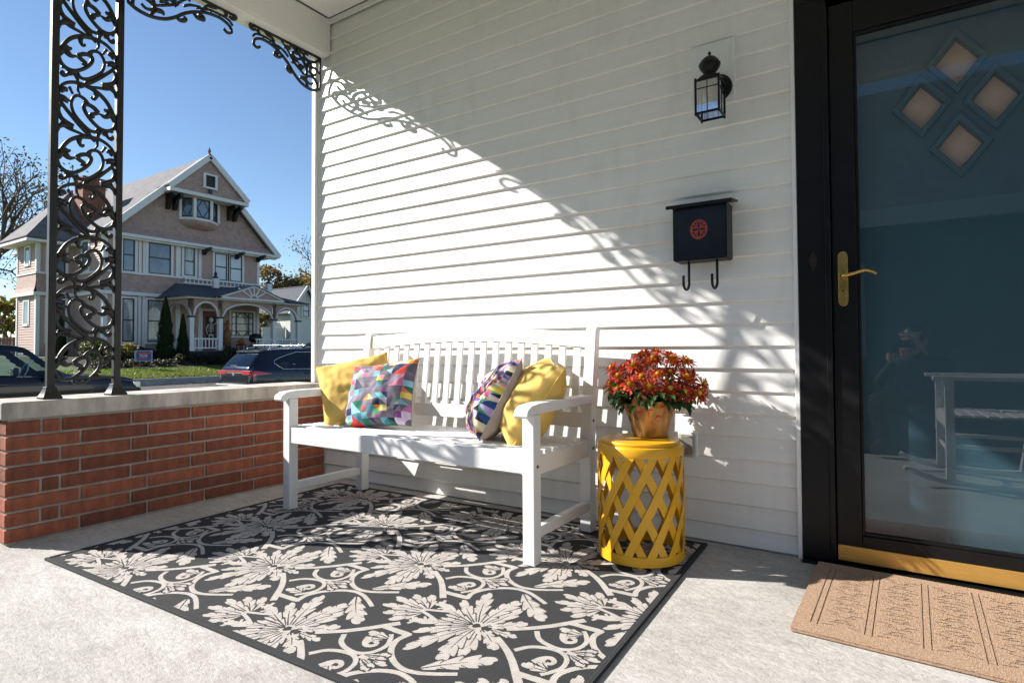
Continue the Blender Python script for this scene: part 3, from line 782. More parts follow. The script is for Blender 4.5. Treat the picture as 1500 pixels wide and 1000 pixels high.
# ------------------------------------------------------------------ cushions
def cushion(name, label, loc, rot, size, thick, mats, group, printed=None, seed=0, asp=1.0):
    """rot: matrix whose z axis is the front of the cushion"""
    N = 44; rr = random.Random(seed); o = thing(name, label, 'cushion', loc, 0, group)
    seeds = [rr.uniform(0, 50) for _ in range(3)]
    def surf(u, v, sgn):
        # u, v in -1..1 ; sides pulled in, corners pointed
        k = .075
        x = u*(1-k*(1-v*v)*abs(u)**2)*size/2; y = v*(1-k*(1-u*u)*abs(v)**2)*size/2
        e = max(0, (1-u*u)*(1-v*v)); h = thick/2*(e**.42)
        h *= 1+.16*noise.noise((u*1.3+seeds[0], v*1.3+seeds[1], sgn*2.0))
        cor = (abs(u)*abs(v))**3
        wr = noise.noise((u*5+seeds[2], v*2.2, seeds[0]+sgn))*.006*(1-e)*min(1, e*6) + .013*min(1, e*5)*noise.noise((u*2.6, v*3.4+seeds[1], sgn*5)) + .004*min(1, e*5)*noise.noise((u*7+seeds[0], v*5, sgn*3))
        # creases running in from the corners
        d = min(abs(abs(u)-abs(v)), .3)/.3; wr += -.006*(1-d)*cor**.3*min(1, e*8)
        # slump: bottom fuller than the top
        h *= 1-.12*v
        return Vector((x, y*asp, sgn*(h+wr*(e > 0))))
    for sgn, nm, m_ in ((1, 'front_panel', mats[0]), (-1, 'back_panel', mats[1])):
        b = MB(); g = [[surf(-1+2*i/N, -1+2*j/N, sgn) for i in range(N+1)] for j in range(N+1)]
        for j in range(N+1):
            for i in range(N+1): b.v.append(tuple(rot @ g[j][i]))
        for j in range(N):
            for i in range(N):
                q = [j*(N+1)+i, j*(N+1)+i+1, (j+1)*(N+1)+i+1, (j+1)*(N+1)+i]
                if printed and sgn == 1:
                    fl = printed((i+.5)/N, (j+.5)/N, True)
                    for tri, (cu, cv) in ((0, (i+.66, j+.33)), (1, (i+.33, j+.66))) if not fl else ((2, (i+.30, j+.30)), (3, (i+.70, j+.70))):
                        b.f.append([(q[0], q[1], q[2]), (q[0], q[2], q[3]), (q[0], q[1], q[3]), (q[1], q[2], q[3])][tri]); b.m.append(0); b.c.append(printed(cu/N, cv/N))
                elif printed and sgn == -1 and False: pass
                else: b.f.append(tuple(q) if sgn > 0 else tuple(q[::-1])); b.m.append(0); b.c.append((1, 1, 1))
        b.build(nm, m_, o, smooth=True, recalc=False)
    # seam cord
    b = MB(); ring = []
    for i in range(N*4):
        s, q = divmod(i, N); t_ = -1+2*q/N
        u, v = ((t_, -1), (1, t_), (-t_, 1), (-1, -t_))[s]; ring.append(rot @ surf(u, v, 0))
    ring.append(ring[0]); b.tube(ring, .0028, 5); b.build('seam', mats[0] if not printed else M['fabric_grey'], o, smooth=True)
    return o
PALS = {
 'warm': [(.62, .05, .04), (.75, .10, .10), (.80, .33, .05), (.78, .62, .16), (.80, .66, .10), (.80, .25, .18), (.70, .30, .42), (.30, .10, .32), (.22, .50, .55), (.10, .30, .38), (.03, .22, .14), (.03, .05, .12), (.30, .25, .33), (.33, .28, .35), (.28, .24, .32), (.72, .62, .75), (.35, .62, .72), (.55, .20, .40), (.12, .45, .22), (.75, .70, .30)],
 'violet': [(.20, .07, .36), (.62, .05, .08), (.78, .66, .16), (.10, .06, .22), (.72, .14, .20), (.55, .42, .68), (.02, .02, .03), (.74, .34, .06), (.72, .66, .48), (.30, .12, .45), (.80, .30, .34), (.10, .40, .20), (.35, .62, .72), (.68, .60, .72), (.04, .12, .34)]}
def facet(pal, n, seed):
    """triangles of two sizes on a square grid with both diagonals, neighbours often sharing a colour"""
    rr = random.Random(seed); tab = {}; pl = PALS[pal]; grey = [(.150, .125, .165), (.125, .105, .145), (.19, .165, .205)] if pal == 'warm' else [(.07, .035, .15), (.30, .25, .36), (.46, .40, .52)]
    def fam(cx, cy): return int((noise.noise((cx*.33+seed, cy*.33, 3.0))*1.1+.5)*len(pl)) % len(pl)
    def pick(cx, cy):
        if noise.noise((cx*.42, cy*.42, seed+9.0)) > (.04 if pal == 'warm' else .2) and rr.random() < .7: return rr.choice(grey)
        c = pl[(fam(cx, cy)+rr.choice((0, 0, 1, 2, -1, 5))) % len(pl)]; return tuple(x**1.25 for x in c)
    def f(u, v, want_flip=False):
        cx, cy = min(n-1, int(u*n)), min(n-1, int(v*n)); fx, fy = u*n-cx, v*n-cy
        bx, by = cx//2, cy//2; big = ('b', bx, by)
        if big not in tab: tab[big] = (rr.random() < .34, pick(bx*2, by*2), pick(bx*2+1, by*2+1), rr.random() < .5)
        if (cx, cy) not in tab:
            c1, c2 = pick(cx, cy), pick(cx, cy); tab[(cx, cy)] = (c1, c1 if rr.random() < .22 else c2, rr.random() < .5)
        isb, b1, b2, bf = tab[big]
        if isb: gx, gy = (u*n-bx*2)/2, (v*n-by*2)/2; c1, c2, fl = b1, b2, bf
        else: gx, gy = fx, fy; c1, c2, fl = tab[(cx, cy)]
        if want_flip: return fl
        return (c1 if gx+gy < 1 else c2) if fl else (c1 if gx > gy else c2)
    return f
def basis(nrm, roll=0.0):
    z = Vector(nrm).normalized(); up = Vector((0, 0, 1)); x = up.cross(z).normalized(); y = z.cross(x)
    return Matrix((x, y, z)).transposed() @ Matrix.Rotation(roll, 3, 'Z')
G = 'cushions on the white bench'
cushion('cushion', 'plain yellow cushion leaning on the left arm, behind a patterned one', (.755, -.335, .590), basis((.57, -.69, .44), math.radians(13)), .395, .19, (M['fabric_yellow'], M['fabric_yellow']), G, seed=2)
cushion('cushion', 'multicoloured geometric cushion facing forward at the left end of the bench', (1.015, -.405, .588), basis((.12, -.90, .36), math.radians(7)), .405, .17, (M['print'], M['fabric_grey']), G, facet('warm', 11, 5), 11, .87)
cushion('cushion', 'purple geometric cushion seen edge-on beside the yellow one at the right', (1.690, -.365, .590), basis((-.68, -.56, .48), math.radians(6)), .385, .19, (M['print'], M['fabric_grey']), G, facet('violet', 22, 9), 5)
cushion('cushion', 'plain yellow cushion tilted against the right arm of the bench', (1.872, -.345, .592), basis((-.62, -.56, .55), math.radians(-6)), .400, .22, (M['fabric_yellow'], M['fabric_yellow']), G, seed=8)

# ------------------------------------------------------------------ yellow lattice side table
TX, TY, TR = 2.362, -.335, .163
tb = thing('side_table', 'round yellow lattice metal side table beside the bench', 'side table', (TX, TY, .0085))
b = MB(); b.lathe([(TR-.006, .012), (TR, .012), (TR, .045), (TR-.006, .045)], 64, capb=False, capt=False); b.add([], [])
n = 64
b = MB(); b.lathe([(TR-.005, .012), (TR+.001, .012), (TR+.001, .046), (TR-.005, .046), (TR-.005, .012)], n, capb=False, capt=False); b.build('base_ring', M['yellow'], tb, auto=35)
b = MB(); b.lathe([(TR-.006, .405), (TR+.001, .405), (TR+.0025, .410), (TR+.0025, .434), (TR-.001, .440), (TR-.012, .443), (TR-.012, .446)], n, capb=False, capt=False); b.build('top_rim', M['yellow'], tb, auto=35)
b = MB(); b.lathe([(TR-.016, .436), (TR-.011, .444), (TR-.011, .451), (TR-.015, .456), (.0005, .4575)], n, capb=True, capt=True); b.build('table_top', M['yellow'], tb, auto=35)
NS = 12; sw = .0295
for dirn, off in ((1, .0022), (-1, -.0022)):
    b = MB(); k = 14; z0, z1 = .040, .412; turn = math.radians(66)
    vs = []; fs = []
    for i in range(k+1):
        s = i/k; a = dirn*turn*(s-.5); z = lerp(z0, z1, s); bulge = .004*math.sin(pi*s)
        tilt = math.atan2(turn*TR, z1-z0); ha = sw/2/math.cos(tilt)/TR
        wv = math.sin(s*pi*5+ (0 if dirn > 0 else pi))*.0009
        for da, dr in ((-ha, -.0012), (ha, -.0012), (ha, .0012), (-ha, .0012)):
            r = TR-.003+off+dr+bulge+wv; vs.append((r*math.cos(a+da), r*math.sin(a+da), z))
    for i in range(k):
        for j in range(4): fs.append((i*4+j, i*4+(j+1) % 4, (i+1)*4+(j+1) % 4, (i+1)*4+j))
    fs += [(3, 2, 1, 0), tuple(k*4+j for j in range(4))]
    b.add(vs, fs); me = b.mesh('lattice_strip', M['yellow'])
    bm = bmesh.new(); bm.from_mesh(me); bmesh.ops.recalc_face_normals(bm, faces=bm.faces); bm.to_mesh(me); bm.free(); smooth_angle(me, 40)
    for i in range(NS): inst(me, 'lattice_strip', tb, (0, 0, 0), (0, 0, 2*pi*(i+(.0 if dirn > 0 else .5))/NS+.1))
for i in range(4):
    a = .35+i*pi/2; b = MB(); b.lathe([(.009, 0), (.010, .004), (.008, .012)], 10, c=((TR-.012)*math.cos(a), (TR-.012)*math.sin(a), 0)); b.build('foot', M['yellow'], tb)

# ------------------------------------------------------------------ chrysanthemum in a foil-wrapped pot
PX, PY, PZ0 = 2.378, -.262, .466
pt = thing('potted_chrysanthemum', 'red and orange chrysanthemums in a gold foil pot on the yellow table', 'potted plant', (PX, PY, PZ0))
b = MB()
def wobf(a, i, z):
    k = max(0, (z-.095)/.05)
    return 1+.012*math.sin(a*9+z*60)+.016*abs(math.sin(a*6.5+3*noise.noise((a*.8, z*9, 0))))+.045*noise.noise((math.cos(a)*2.6, math.sin(a)*2.6, z*16))+.02*noise.noise((math.cos(a)*7, math.sin(a)*7, z*30))+k*(.035*math.sin(a*5+.7)+.03*math.sin(a*8+2)+.02*math.sin(a*13))
prof = [(.062, 0)]+[(q.x, q.y) for q in cr([(.067, .002), (.072, .02), (.078, .045), (.084, .07), (.090, .095), (.098, .118), (.108, .138), (.117, .152)], 3)]
b.lathe(prof, 120, capt=False, wob=wobf)
vs = []
for i, p in enumerate(b.v):
    x, y, z = p
    if z > .11:
        a = math.atan2(y, x); z += (z-.11)/.042*(.016*math.sin(a*4+1.0)+.010*math.sin(a*7+.3))
    b.v[i] = (x, y, z)
o = b.build('foil_wrap', M['foil'], pt, smooth=True, recalc=False)
sd = o.modifiers.new('s', 'SOLIDIFY'); sd.thickness = .0012; sd.offset = -1
M['soil'] = mat('potting_soil', (.03, .02, .012), .95, bump=.8, bs=90, bdist=.01)
b = MB(); b.lathe([(.0, .10), (.088, .10)][::-1], 24, capt=False, capb=False); b.build('soil', M['soil'], pt)
FC = Vector((-.008, .058, .180))     # centre of the dome of flowers, leaning to the wall
def petal_mesh(seed):
    rr = random.Random(seed); b = MB()
    for ring, (n, L, tilt) in enumerate(((16, .041, .14), (13, .035, .40), (9, .025, .75))):
        for i in range(n):
            a = 2*pi*(i+rr.uniform(-.3, .3))/n+ring*.2; ll = L*rr.uniform(.82, 1.12); tl = tilt+rr.uniform(-.15, .15); w_ = .0034*rr.uniform(.8, 1.2)
            ca, sa = math.cos(a), math.sin(a); hue = rr.random()
            prev = None
            for k in range(4):
                s = k/3; r = .002+ll*s*math.cos(tl); z = ll*s*math.sin(tl)-.010*s*s*(1 if ring == 0 else .2)
                w2 = w_*(.55+.9*s-1.0*max(0, s-.75)*2)
                l_ = (r*ca-sa*w2, r*sa+ca*w2, z); m_ = (r*ca, r*sa, z-.0012); r_ = (r*ca+sa*w2, r*sa-ca*w2, z)
                if prev:
                    sm = (k-.5)/3
                    red = (.50, .020, .012); org = (.74, .20, .012); yel = (.85, .54, .03)
                    if sm < .3: c = yel if hue < .88 else org
                    elif sm < .6: c = org if hue < .48 else red
                    else: c = red if hue < .85 else org
                    b.col = tuple(x*rr.uniform(.8, 1.15) for x in c)
                    b.add([prev[0], l_, m_, prev[1], r_, prev[2]], [(0, 3, 2, 1)[::-1], (3, 5, 4, 2)[::-1]])
                prev = (l_, m_, r_)
    return b.mesh('flower', M['petal'])
def eye_mesh():
    b = MB(); b.col = (.85, .58, .03); b.lathe([(.0075, .002), (.0085, .006), (.006, .011), (.001, .0125)], 9); return b.mesh('flower_centre', M['petal'], True)
PM = [petal_mesh(s) for s in range(5)]; EM = eye_mesh()
rr = random.Random(21)
pts = []
for i in range(3000):
    if len(pts) >= 44: break
    a = rr.uniform(0, 2*pi); el = math.asin(rr.uniform(-.08, 1.0))
    d = Vector((math.cos(el)*math.cos(a), math.cos(el)*math.sin(a), math.sin(el)))
    if d.y > .75: continue
    p = Vector((d.x*.200, d.y*.142, d.z*.158))*rr.uniform(.80, 1.04)
    if all((p-q[0]).length > .052 for q in pts): pts.append((p, d))
for p, d in pts:
    dd = (Vector((d.x, d.y-.15, d.z+.35))+Vector((rr.uniform(-.25, .25), rr.uniform(-.25, .25), rr.uniform(-.1, .25)))).normalized()
    q = dd.to_track_quat('Z', 'Y'); s = rr.uniform(.92, 1.15)
    o = inst(rr.choice(PM), 'flower', pt, FC+p, q.to_euler(), (s, s, s))
    inst(EM, 'flower_centre', o, (0, 0, .003))
def leaf_mesh(seed):
    rr = random.Random(seed); b = MB(); L = .048; n = 10; prevs = None
    g = rr.uniform(.8, 1.2)
    for i in range(n+1):
        s = i/n; env = math.sin(pi*min(1, .12+s*.86))**.7; ph = (s*3) % 1; h = .0165*env*(.55+.45*ph)
        z = .008*math.sin(pi*s)-.014*s*s
        c = (L*s, 0, z-.001); l_ = (L*s+h*.45, h, z+.003); r_ = (L*s+h*.45, -h, z+.003)
        if prevs:
            b.col = (.030*g, .085*g, .022*g); b.add([prevs[0], prevs[1], l_, c], [(0, 3, 2, 1)]); b.col = (.036*g, .095*g, .026*g); b.add([prevs[0], prevs[2], r_, c], [(0, 1, 2, 3)])
        prevs = (c, l_, r_)
    return b.mesh('leaf', M['leaf'], True)
LM = [leaf_mesh(s) for s in range(4)]
for i in range(300):
    a = rr.uniform(0, 2*pi); el = rr.uniform(-.75, .55); r0 = rr.uniform(.35, .95)
    d = Vector((math.cos(el)*math.cos(a), math.cos(el)*math.sin(a), math.sin(el)))
    if d.y > .8: continue
    p = FC+Vector((d.x*.165, d.y*.120, d.z*(.11 if i < 230 else .13)-.005))*r0
    if i < 60: p = Vector((.115*math.cos(a), .095*math.sin(a)-.01, .135+rr.uniform(-.012, .045)))
    dd = Vector((d.x, d.y, rr.uniform(-.5, .5))).normalized(); q = dd.to_track_quat('X', 'Z'); s = rr.uniform(.7, 1.35)
    inst(rr.choice(LM), 'leaf', pt, p, q.to_euler(), (s, s, s))
b = MB()
for p, d in pts:
    e = FC+p; b.tube(cr([(rr.uniform(-.05, .05), rr.uniform(-.05, .05), .095), (e.x*.5, e.y*.5, .15), tuple(e)], 4), .0022, 4, caps=False)
b.build('stems', M['stem'], pt, smooth=True)
# ------------------------------------------------------------------ entrance: frame, storm door, inner door
t = thing('door_frame', 'black door frame and header at the right of the white wall', 'door frame', (2.95, 0, 0))
ox = 2.95
def B(name, x0, x1, y0, y1, z0, z1, m, par, bev=.003, loc=None):
    l = par.location if loc is None else Vector(loc)
    b = MB(); b.box(x0-l.x, x1-l.x, y0-l.y, y1-l.y, z0-l.z, z1-l.z); return b.build(name, m, par, bevel=bev)
B('jamb', 2.8945, 3.004, -.018, .118, .012, 2.164, M['black'], t)
B('jamb_stop', 2.989, 3.009, -.026, -.0185, .03, 2.13, M['black'], t)
B('jamb', 3.945, 4.05, -.018, .118, .012, 2.164, M['black'], t)
B('header', 2.8945, 4.05, -.020, .118, 2.1645, 2.27, M['black'], t)
B('header_cap', 2.88, 4.06, -.038, -.001, 2.2705, 2.31, M['black'], t)
B('threshold', 2.8945, 4.05, -.055, .10, .001, .0115, M['black'], t)
t = thing('storm_door', 'black framed glass storm door with brass handle', 'storm door', (3.4765, .0, .012))
B('stile', 3.012, 3.093, -.012, .020, .022, 2.125, M['black'], t)
B('stile', 3.860, 3.941, -.012, .020, .022, 2.125, M['black'], t)
B('top_rail', 3.0935, 3.8595, -.012, .020, 2.005, 2.125, M['black'], t)
B('bottom_rail', 3.0935, 3.8595, -.012, .020, .080, .122, M['black'], t)
B('glass_bead', 3.0935, 3.103, -.006, .0125, .1225, 2.0045, M['black'], t, .002)
B('glass_bead', 3.850, 3.8595, -.006, .0125, .1225, 2.0045, M['black'], t, .002)
B('glass_bead', 3.1035, 3.8495, -.006, .0125, .1225, .134, M['black'], t, .002)
B('glass_bead', 3.1035, 3.8495, -.006, .0125, 1.993, 2.0045, M['black'], t, .002)
b = MB(); b.add([(3.102-3.4765, .004, .12-.012), (3.851-3.4765, .004, .12-.012), (3.851-3.4765, .004, 2.0-.012), (3.102-3.4765, .004, 2.0-.012)], [(0, 1, 2, 3)])
b.build('glass_pane', M['glass'], t, recalc=False)
B('kick_plate', 3.0135, 3.9395, -.017, .014, .022, .0795, M['brass_strip'], t, .002)
# brass escutcheon, cylinder and wave lever
px, pz = 3.047, 1.075; l = t.location
b = MB(); pr = []
hw = .0165; hh = .103
for i in range(13): a = pi*i/12; pr.append((hw*.92*math.cos(a), hh-.014+.014*math.sin(a)))
pr += [(-hw, hh-.018), (-hw, -hh+.018)]
for i in range(13): a = pi+pi*i/12; pr.append((hw*.92*math.cos(a), -hh+.014+.014*math.sin(a)))
pr += [(hw, -hh+.018), (hw, hh-.018)]
b.prism(pr, lambda x, z: (px+x-l.x, -.0125, pz+z-l.z), lambda x, z: (px+x-l.x, -.0185, pz+z-l.z)); hp = b.build('handle_plate', M['brass'], t, bevel=.0015)
b = MB(); b.prism([(x*.72, z*.90) for x, z in pr], lambda x, z: (px+x-l.x, -.0186, pz+z-l.z), lambda x, z: (px+x-l.x, -.0200, pz+z-l.z)); b.build('plate_panel', M['brass'], hp, bevel=.0008)
b = MB(); b.tube([(px-l.x, -.018, pz-.045-l.z), (px-l.x, -.024, pz-.045-l.z)], .0095, 16); b.build('lock_cylinder', M['brass'], hp, smooth=False)
b = MB(); b.box(px-l.x-.0015, px-l.x+.0015, -.0246, -.0240, pz-.052-l.z, pz-.040-l.z); b.build('keyhole', M['old_bronze'], hp)
b = MB(); c = [(px-l.x, -.018, pz+.008-l.z), (px-l.x, -.050, pz+.008-l.z), (px-l.x+.012, -.060, pz+.008-l.z), (px-l.x+.040, -.060, pz+.014-l.z), (px-l.x+.068, -.058, pz+.022-l.z), (px-l.x+.092, -.058, pz+.017-l.z), (px-l.x+.108, -.058, pz+.006-l.z)]
q = cr(c, 6); k = len(q); b.tube(q, [lerp(.0075, .0042, i/(k-1)) for i in range(k)], 10); b.build('lever', M['brass'], t, smooth=True)
b = MB(); b.tube([(px-l.x, -.017, pz+.008-l.z), (px-l.x, -.030, pz+.008-l.z)], .012, 16); b.build('rosette', M['brass'], t)

t = thing('doorbell', 'small ornate dark doorbell on the black door jamb', 'doorbell', (2.948, -.0185, 1.150))
b = MB(); pr = []
for i in range(48):
    a = 2*pi*i/48; r = .017+.0025*math.cos(a*8); zz = math.sin(a)
    pr.append((r*.82*math.cos(a), r*1.15*zz+.016*abs(zz)**6*(1 if zz > 0 else -1)))
b.prism(pr, lambda x, z: (x, 0, z), lambda x, z: (x, -.004, z)); b.build('back_plate', M['old_bronze'], t, bevel=.001)
b = MB(); b.tube([(0, -.003, 0), (0, -.008, 0)], .0095, 18); b.build('ring', M['old_bronze'], t)
b = MB(); b.tube([(0, -.007, 0), (0, -.011, 0)], .0055, 14); b.build('button', M['iron'], t)

t = thing('front_door', 'dark blue front door with four diamond panes behind the storm glass', 'door', (3.4765, .085, .012))
l = t.location
# slab with four real diamond openings: built from pieces round a grid of cut cells
dia = [(3.408, 1.832), (3.302, 1.693), (3.512, 1.680), (3.412, 1.530)]
ha_, hb_ = .064, .082
bm = bmesh.new()
def ring_v(pts, y): return [bm.verts.new((x-l.x, y-l.y, z-l.z)) for x, z in pts]
# front face: triangulated with holes via triangle_fill
outer = ring_v([(3.006, .022), (3.943, .022), (3.943, 2.15), (3.006, 2.15)], .085)
edges = [bm.edges.new((outer[i-1], outer[i])) for i in range(4)]
holes = []
for cx, cz in dia:
    h = ring_v([(cx, cz-hb_), (cx+ha_, cz), (cx, cz+hb_), (cx-ha_, cz)], .085); holes.append(h)
    edges += [bm.edges.new((h[i-1], h[i])) for i in range(4)]
bmesh.ops.triangle_fill(bm, use_beauty=True, edges=edges)
for h in holes + [outer]:
    bk = [bm.verts.new((v.co.x, v.co.y+.03, v.co.z)) for v in h]
    for i in range(4): bm.faces.new((h[i-1], h[i], bk[i], bk[i-1]))
bmesh.ops.recalc_face_normals(bm, faces=bm.faces)
me = bpy.data.meshes.new('door_panel'); bm.to_mesh(me); bm.free(); me.materials.append(M['blue_door'])
inst(me, 'door_panel', t)
for cx, cz in dia:
    # raised frame round each opening, then the pane
    b = MB(); n4 = [(0, -1), (1, 0), (0, 1), (-1, 0)]
    vs = []; fs = []
    for (k, y) in ((1.03, .085), (1.03, .076), (1.10, .072), (1.38, .073), (1.43, .079), (1.43, .085)):
        for dx, dz in n4: vs.append((cx+dx*ha_*k-l.x, y-l.y, cz+dz*hb_*k-l.z))
    for i in range(5):
        for j in range(4): fs.append((i*4+j, i*4+(j+1) % 4, (i+1)*4+(j+1) % 4, (i+1)*4+j))
    b.add(vs, fs); fo = b.build('window_frame', M['blue_door'], t, recalc=False)
    bm2 = bmesh.new(); bm2.from_mesh(fo.data); bmesh.ops.recalc_face_normals(bm2, faces=bm2.faces); bm2.to_mesh(fo.data); bm2.free()
    b = MB(); b.add([(cx+dx*ha_*1.02-l.x, .108-l.y, cz+dz*hb_*1.02-l.z) for dx, dz in n4], [(0, 1, 2, 3)]); b.build('pane', M['tan_pane'], fo, recalc=False)

t.location.y -= .028
# ------------------------------------------------------------------ wall lantern
lx, lz = 2.590, 1.835; LY_ = -.105
t = thing('wall_lantern', 'black porch lantern with clear panes high on the white siding', 'lantern', (lx, -.017, lz))
def LB_(name, x0, x1, y0, y1, z0, z1, m, bev=.001, par=None): 
    b = MB(); b.box(x0, x1, y0+.017, y1+.017, z0, z1); return b.build(name, m, par or t, bevel=bev)
b = MB(); b.tube([(0.012, -.001, .075), (0.012, -.010, .075), (.012, -.016, .075)], [.058, .056, .035], 28); b.build('back_plate', M['black'], t, auto=40)
b = MB(); b.tube(cr([(0, -.012, .085), (0, -.05, .115), (0, LY_+.017, .10)], 6), .010, 8); b.build('arm', M['black'], t, smooth=True)
yc = LY_; h0, h1 = -.065, .070; hw = .046
cage = None
for sx in (-1, 1):
    for sy in (-1, 1): LB_('cage_post', sx*hw-.004, sx*hw+.004, yc+sy*hw-.004, yc+sy*hw+.004, h0-.008, h1+.010, M['black'])
for z in (h0, h1):
    b = MB()
    for (x0, x1, y0, y1) in ((-hw, hw, -hw-.0035, -hw+.0035), (-hw, hw, hw-.0035, hw+.0035), (-hw-.0035, -hw+.0035, -hw, hw), (hw-.0035, hw+.0035, -hw, hw)):
        b.box(x0, x1, yc+.017+y0, yc+.017+y1, z-.004, z+.004)
    b.build('cage_ring', M['black'], t)

b = MB(); b.box(-.0015, .0015, yc+.017-hw-.002, yc+.017-hw+.002, h0, h1); b.box(-hw, hw, yc+.017-hw-.002, yc+.017-hw+.002, .034, .037)
b.box(hw-.002, hw+.002, yc+.017-.0015, yc+.017+.0015, h0, h1); b.box(hw-.002, hw+.002, yc+.017-hw, yc+.017+hw, .034, .037)
b.box(-hw-.002, -hw+.002, yc+.017-.0015, yc+.017+.0015, h0, h1); b.build('glazing_bar', M['black'], t)
for (a, bb) in (((-hw, -hw), (hw, -hw)), ((hw, -hw), (hw, hw)), ((hw, hw), (-hw, hw)), ((-hw, hw), (-hw, -hw))):
    b = MB(); b.add([(a[0], yc+.017+a[1]*.99, h0), (bb[0], yc+.017+bb[1]*.99, h0), (bb[0], yc+.017+bb[1]*.99, h1), (a[0], yc+.017+a[1]*.99, h1)], [(0, 1, 2, 3)]); b.build('pane', M['lamp_glass'], t, recalc=False)
b = MB(); b.lathe([(.052, .072), (.050, .084), (.042, .092), (.020, .098), (.020, .104), (.026, .112), (.038, .128), (.043, .140), (.043, .146), (.038, .150), (.036, .158), (.022, .172), (.008, .178), (.004, .184), (.007, .190), (.004, .196), (.0008, .200)], 28, c=(0, yc+.017, 0)); b.build('cap', M['black'], t, auto=40)
b = MB(); b.lathe([(.012, .066), (.012, .045), (.011, .043), (.012, .028), (.008, .015), (.001, .011)][::-1], 14, c=(0, yc+.017, 0)); b.build('bulb', M['bulb'], t, smooth=True)

# ------------------------------------------------------------------ mailbox
t = thing('mailbox', 'dark navy wall mailbox with a round red emblem and two hooks', 'mailbox', (2.5375, 0, 1.30))
def MBX(name, x0, x1, y0, y1, z0, z1, m, bev=.002, par=None): 
    b = MB(); b.box(x0-2.5375, x1-2.5375, y0, y1, z0-1.30, z1-1.30); return b.build(name, m, par or t, bevel=bev)
MBX('body', 2.432, 2.643, -.098, -.001, 1.188, 1.409, M['mail_blue'], .003)
MBX('side_trim', 2.6435, 2.6475, -.099, -.001, 1.186, 1.409, M['black'], .001); MBX('side_trim', 2.4275, 2.4315, -.099, -.001, 1.186, 1.409, M['black'], .001)
MBX('bottom_trim', 2.432, 2.643, -.0985, -.001, 1.182, 1.1875, M['black'], .001)
b = MB(); b.prism([(-.001, 1.424), (-.001, 1.432), (-.118, 1.417), (-.122, 1.402), (-.115, 1.402), (-.112, 1.4095)], lambda y, z: (2.404-2.5375, y, z-1.30), lambda y, z: (2.671-2.5375, y, z-1.30)); b.build('lid', M['black'], t, bevel=.0015)
for hx in (2.482, 2.598):
    b = MB(); c = [(hx, -.060, 1.19), (hx, -.060, 1.11), (hx, -.061, 1.085), (hx-.002, -.075, 1.066), (hx-.004, -.097, 1.062), (hx-.006, -.115, 1.075), (hx-.006, -.119, 1.100), (hx-.006, -.119, 1.118)]
    b.tube([Vector((x-2.5375, y, z-1.30)) for x, y, z in cr(c, 6)], .0055, 8, flat=(1, 0, 0)); b.build('hook', M['black'], t, smooth=True)
# red medallion printed on the front
b = MB(); ex, ez, y = 2.5375-2.5375-.002, .008, -.0984
rx, rz_ = .036, .041
def flat(poly): 
    if sum(poly[i-1][0]*poly[i][1]-poly[i][0]*poly[i-1][1] for i in range(len(poly))) < 0: poly = poly[::-1]
    b.add([(ex+px_*rx, y, ez+pz_*rz_) for px_, pz_ in poly], [tuple(range(len(poly)))])
def arc(r, w_, a0, a1, n=12):
    for i in range(n):
        p0, p1 = lerp(a0, a1, i/n), lerp(a0, a1, (i+1)/n)
        flat([(r*math.cos(p0), r*math.sin(p0)), ((r-w_)*math.cos(p0), (r-w_)*math.sin(p0)), ((r-w_)*math.cos(p1), (r-w_)*math.sin(p1)), (r*math.cos(p1), r*math.sin(p1))])
for q in range(4):
    a = q*pi/2+.12; arc(1.0, .18, a, a+pi/2-.24)
    for k in range(3):
        aa = q*pi/2+.26+k*.52; rr0 = .86
        flat([(.82*math.cos(aa-.17), .82*math.sin(aa-.17)), (.82*math.cos(aa+.17), .82*math.sin(aa+.17)), (.50*math.cos(aa+.05), .50*math.sin(aa+.05)), (.50*math.cos(aa-.05), .50*math.sin(aa-.05))])
    a = q*pi/2
    flat([(.06*math.cos(a+pi/4), .06*math.sin(a+pi/4)), (.60*math.cos(a+.22), .60*math.sin(a+.22)), (.66*math.cos(a+pi/4), .66*math.sin(a+pi/4)), (.60*math.cos(a+pi/2-.22), .60*math.sin(a+pi/2-.22))][::1])
    for off in (.06, -.06):
        aa = a+off; arc(1.02, .10, a+off-.06, a+off+.06, 2)
    flat([(.70*math.cos(a-.10), .70*math.sin(a-.10)), (.94*math.cos(a-.14), .94*math.sin(a-.14)), (.94*math.cos(a+.14), .94*math.sin(a+.14)), (.70*math.cos(a+.10), .70*math.sin(a+.10))])
b.build('emblem', M['red_print'], t, recalc=False)

# ------------------------------------------------------------------ outlet behind the table
M['plastic_grey'] = mat('grey_socket', (.3, .3, .3), .5)
t = thing('outlet_cover', 'clear plastic outlet cover low on the white siding behind the yellow table', 'outlet cover', (2.452, 0, .402))
b = MB(); b.box(-.042, .042, -.010, .0, -.055, .055); b.build('base_plate', M['trim'], t, bevel=.003)
b = MB(); b.box(-.036, .036, -.045, -.0105, -.048, .048); b.build('bubble_cover', M['clear'], t, bevel=.008, seg=3)
b = MB(); b.box(-.024, .024, -.018, -.0105, -.036, .036); b.build('socket', M['plastic_grey'], t, bevel=.002)
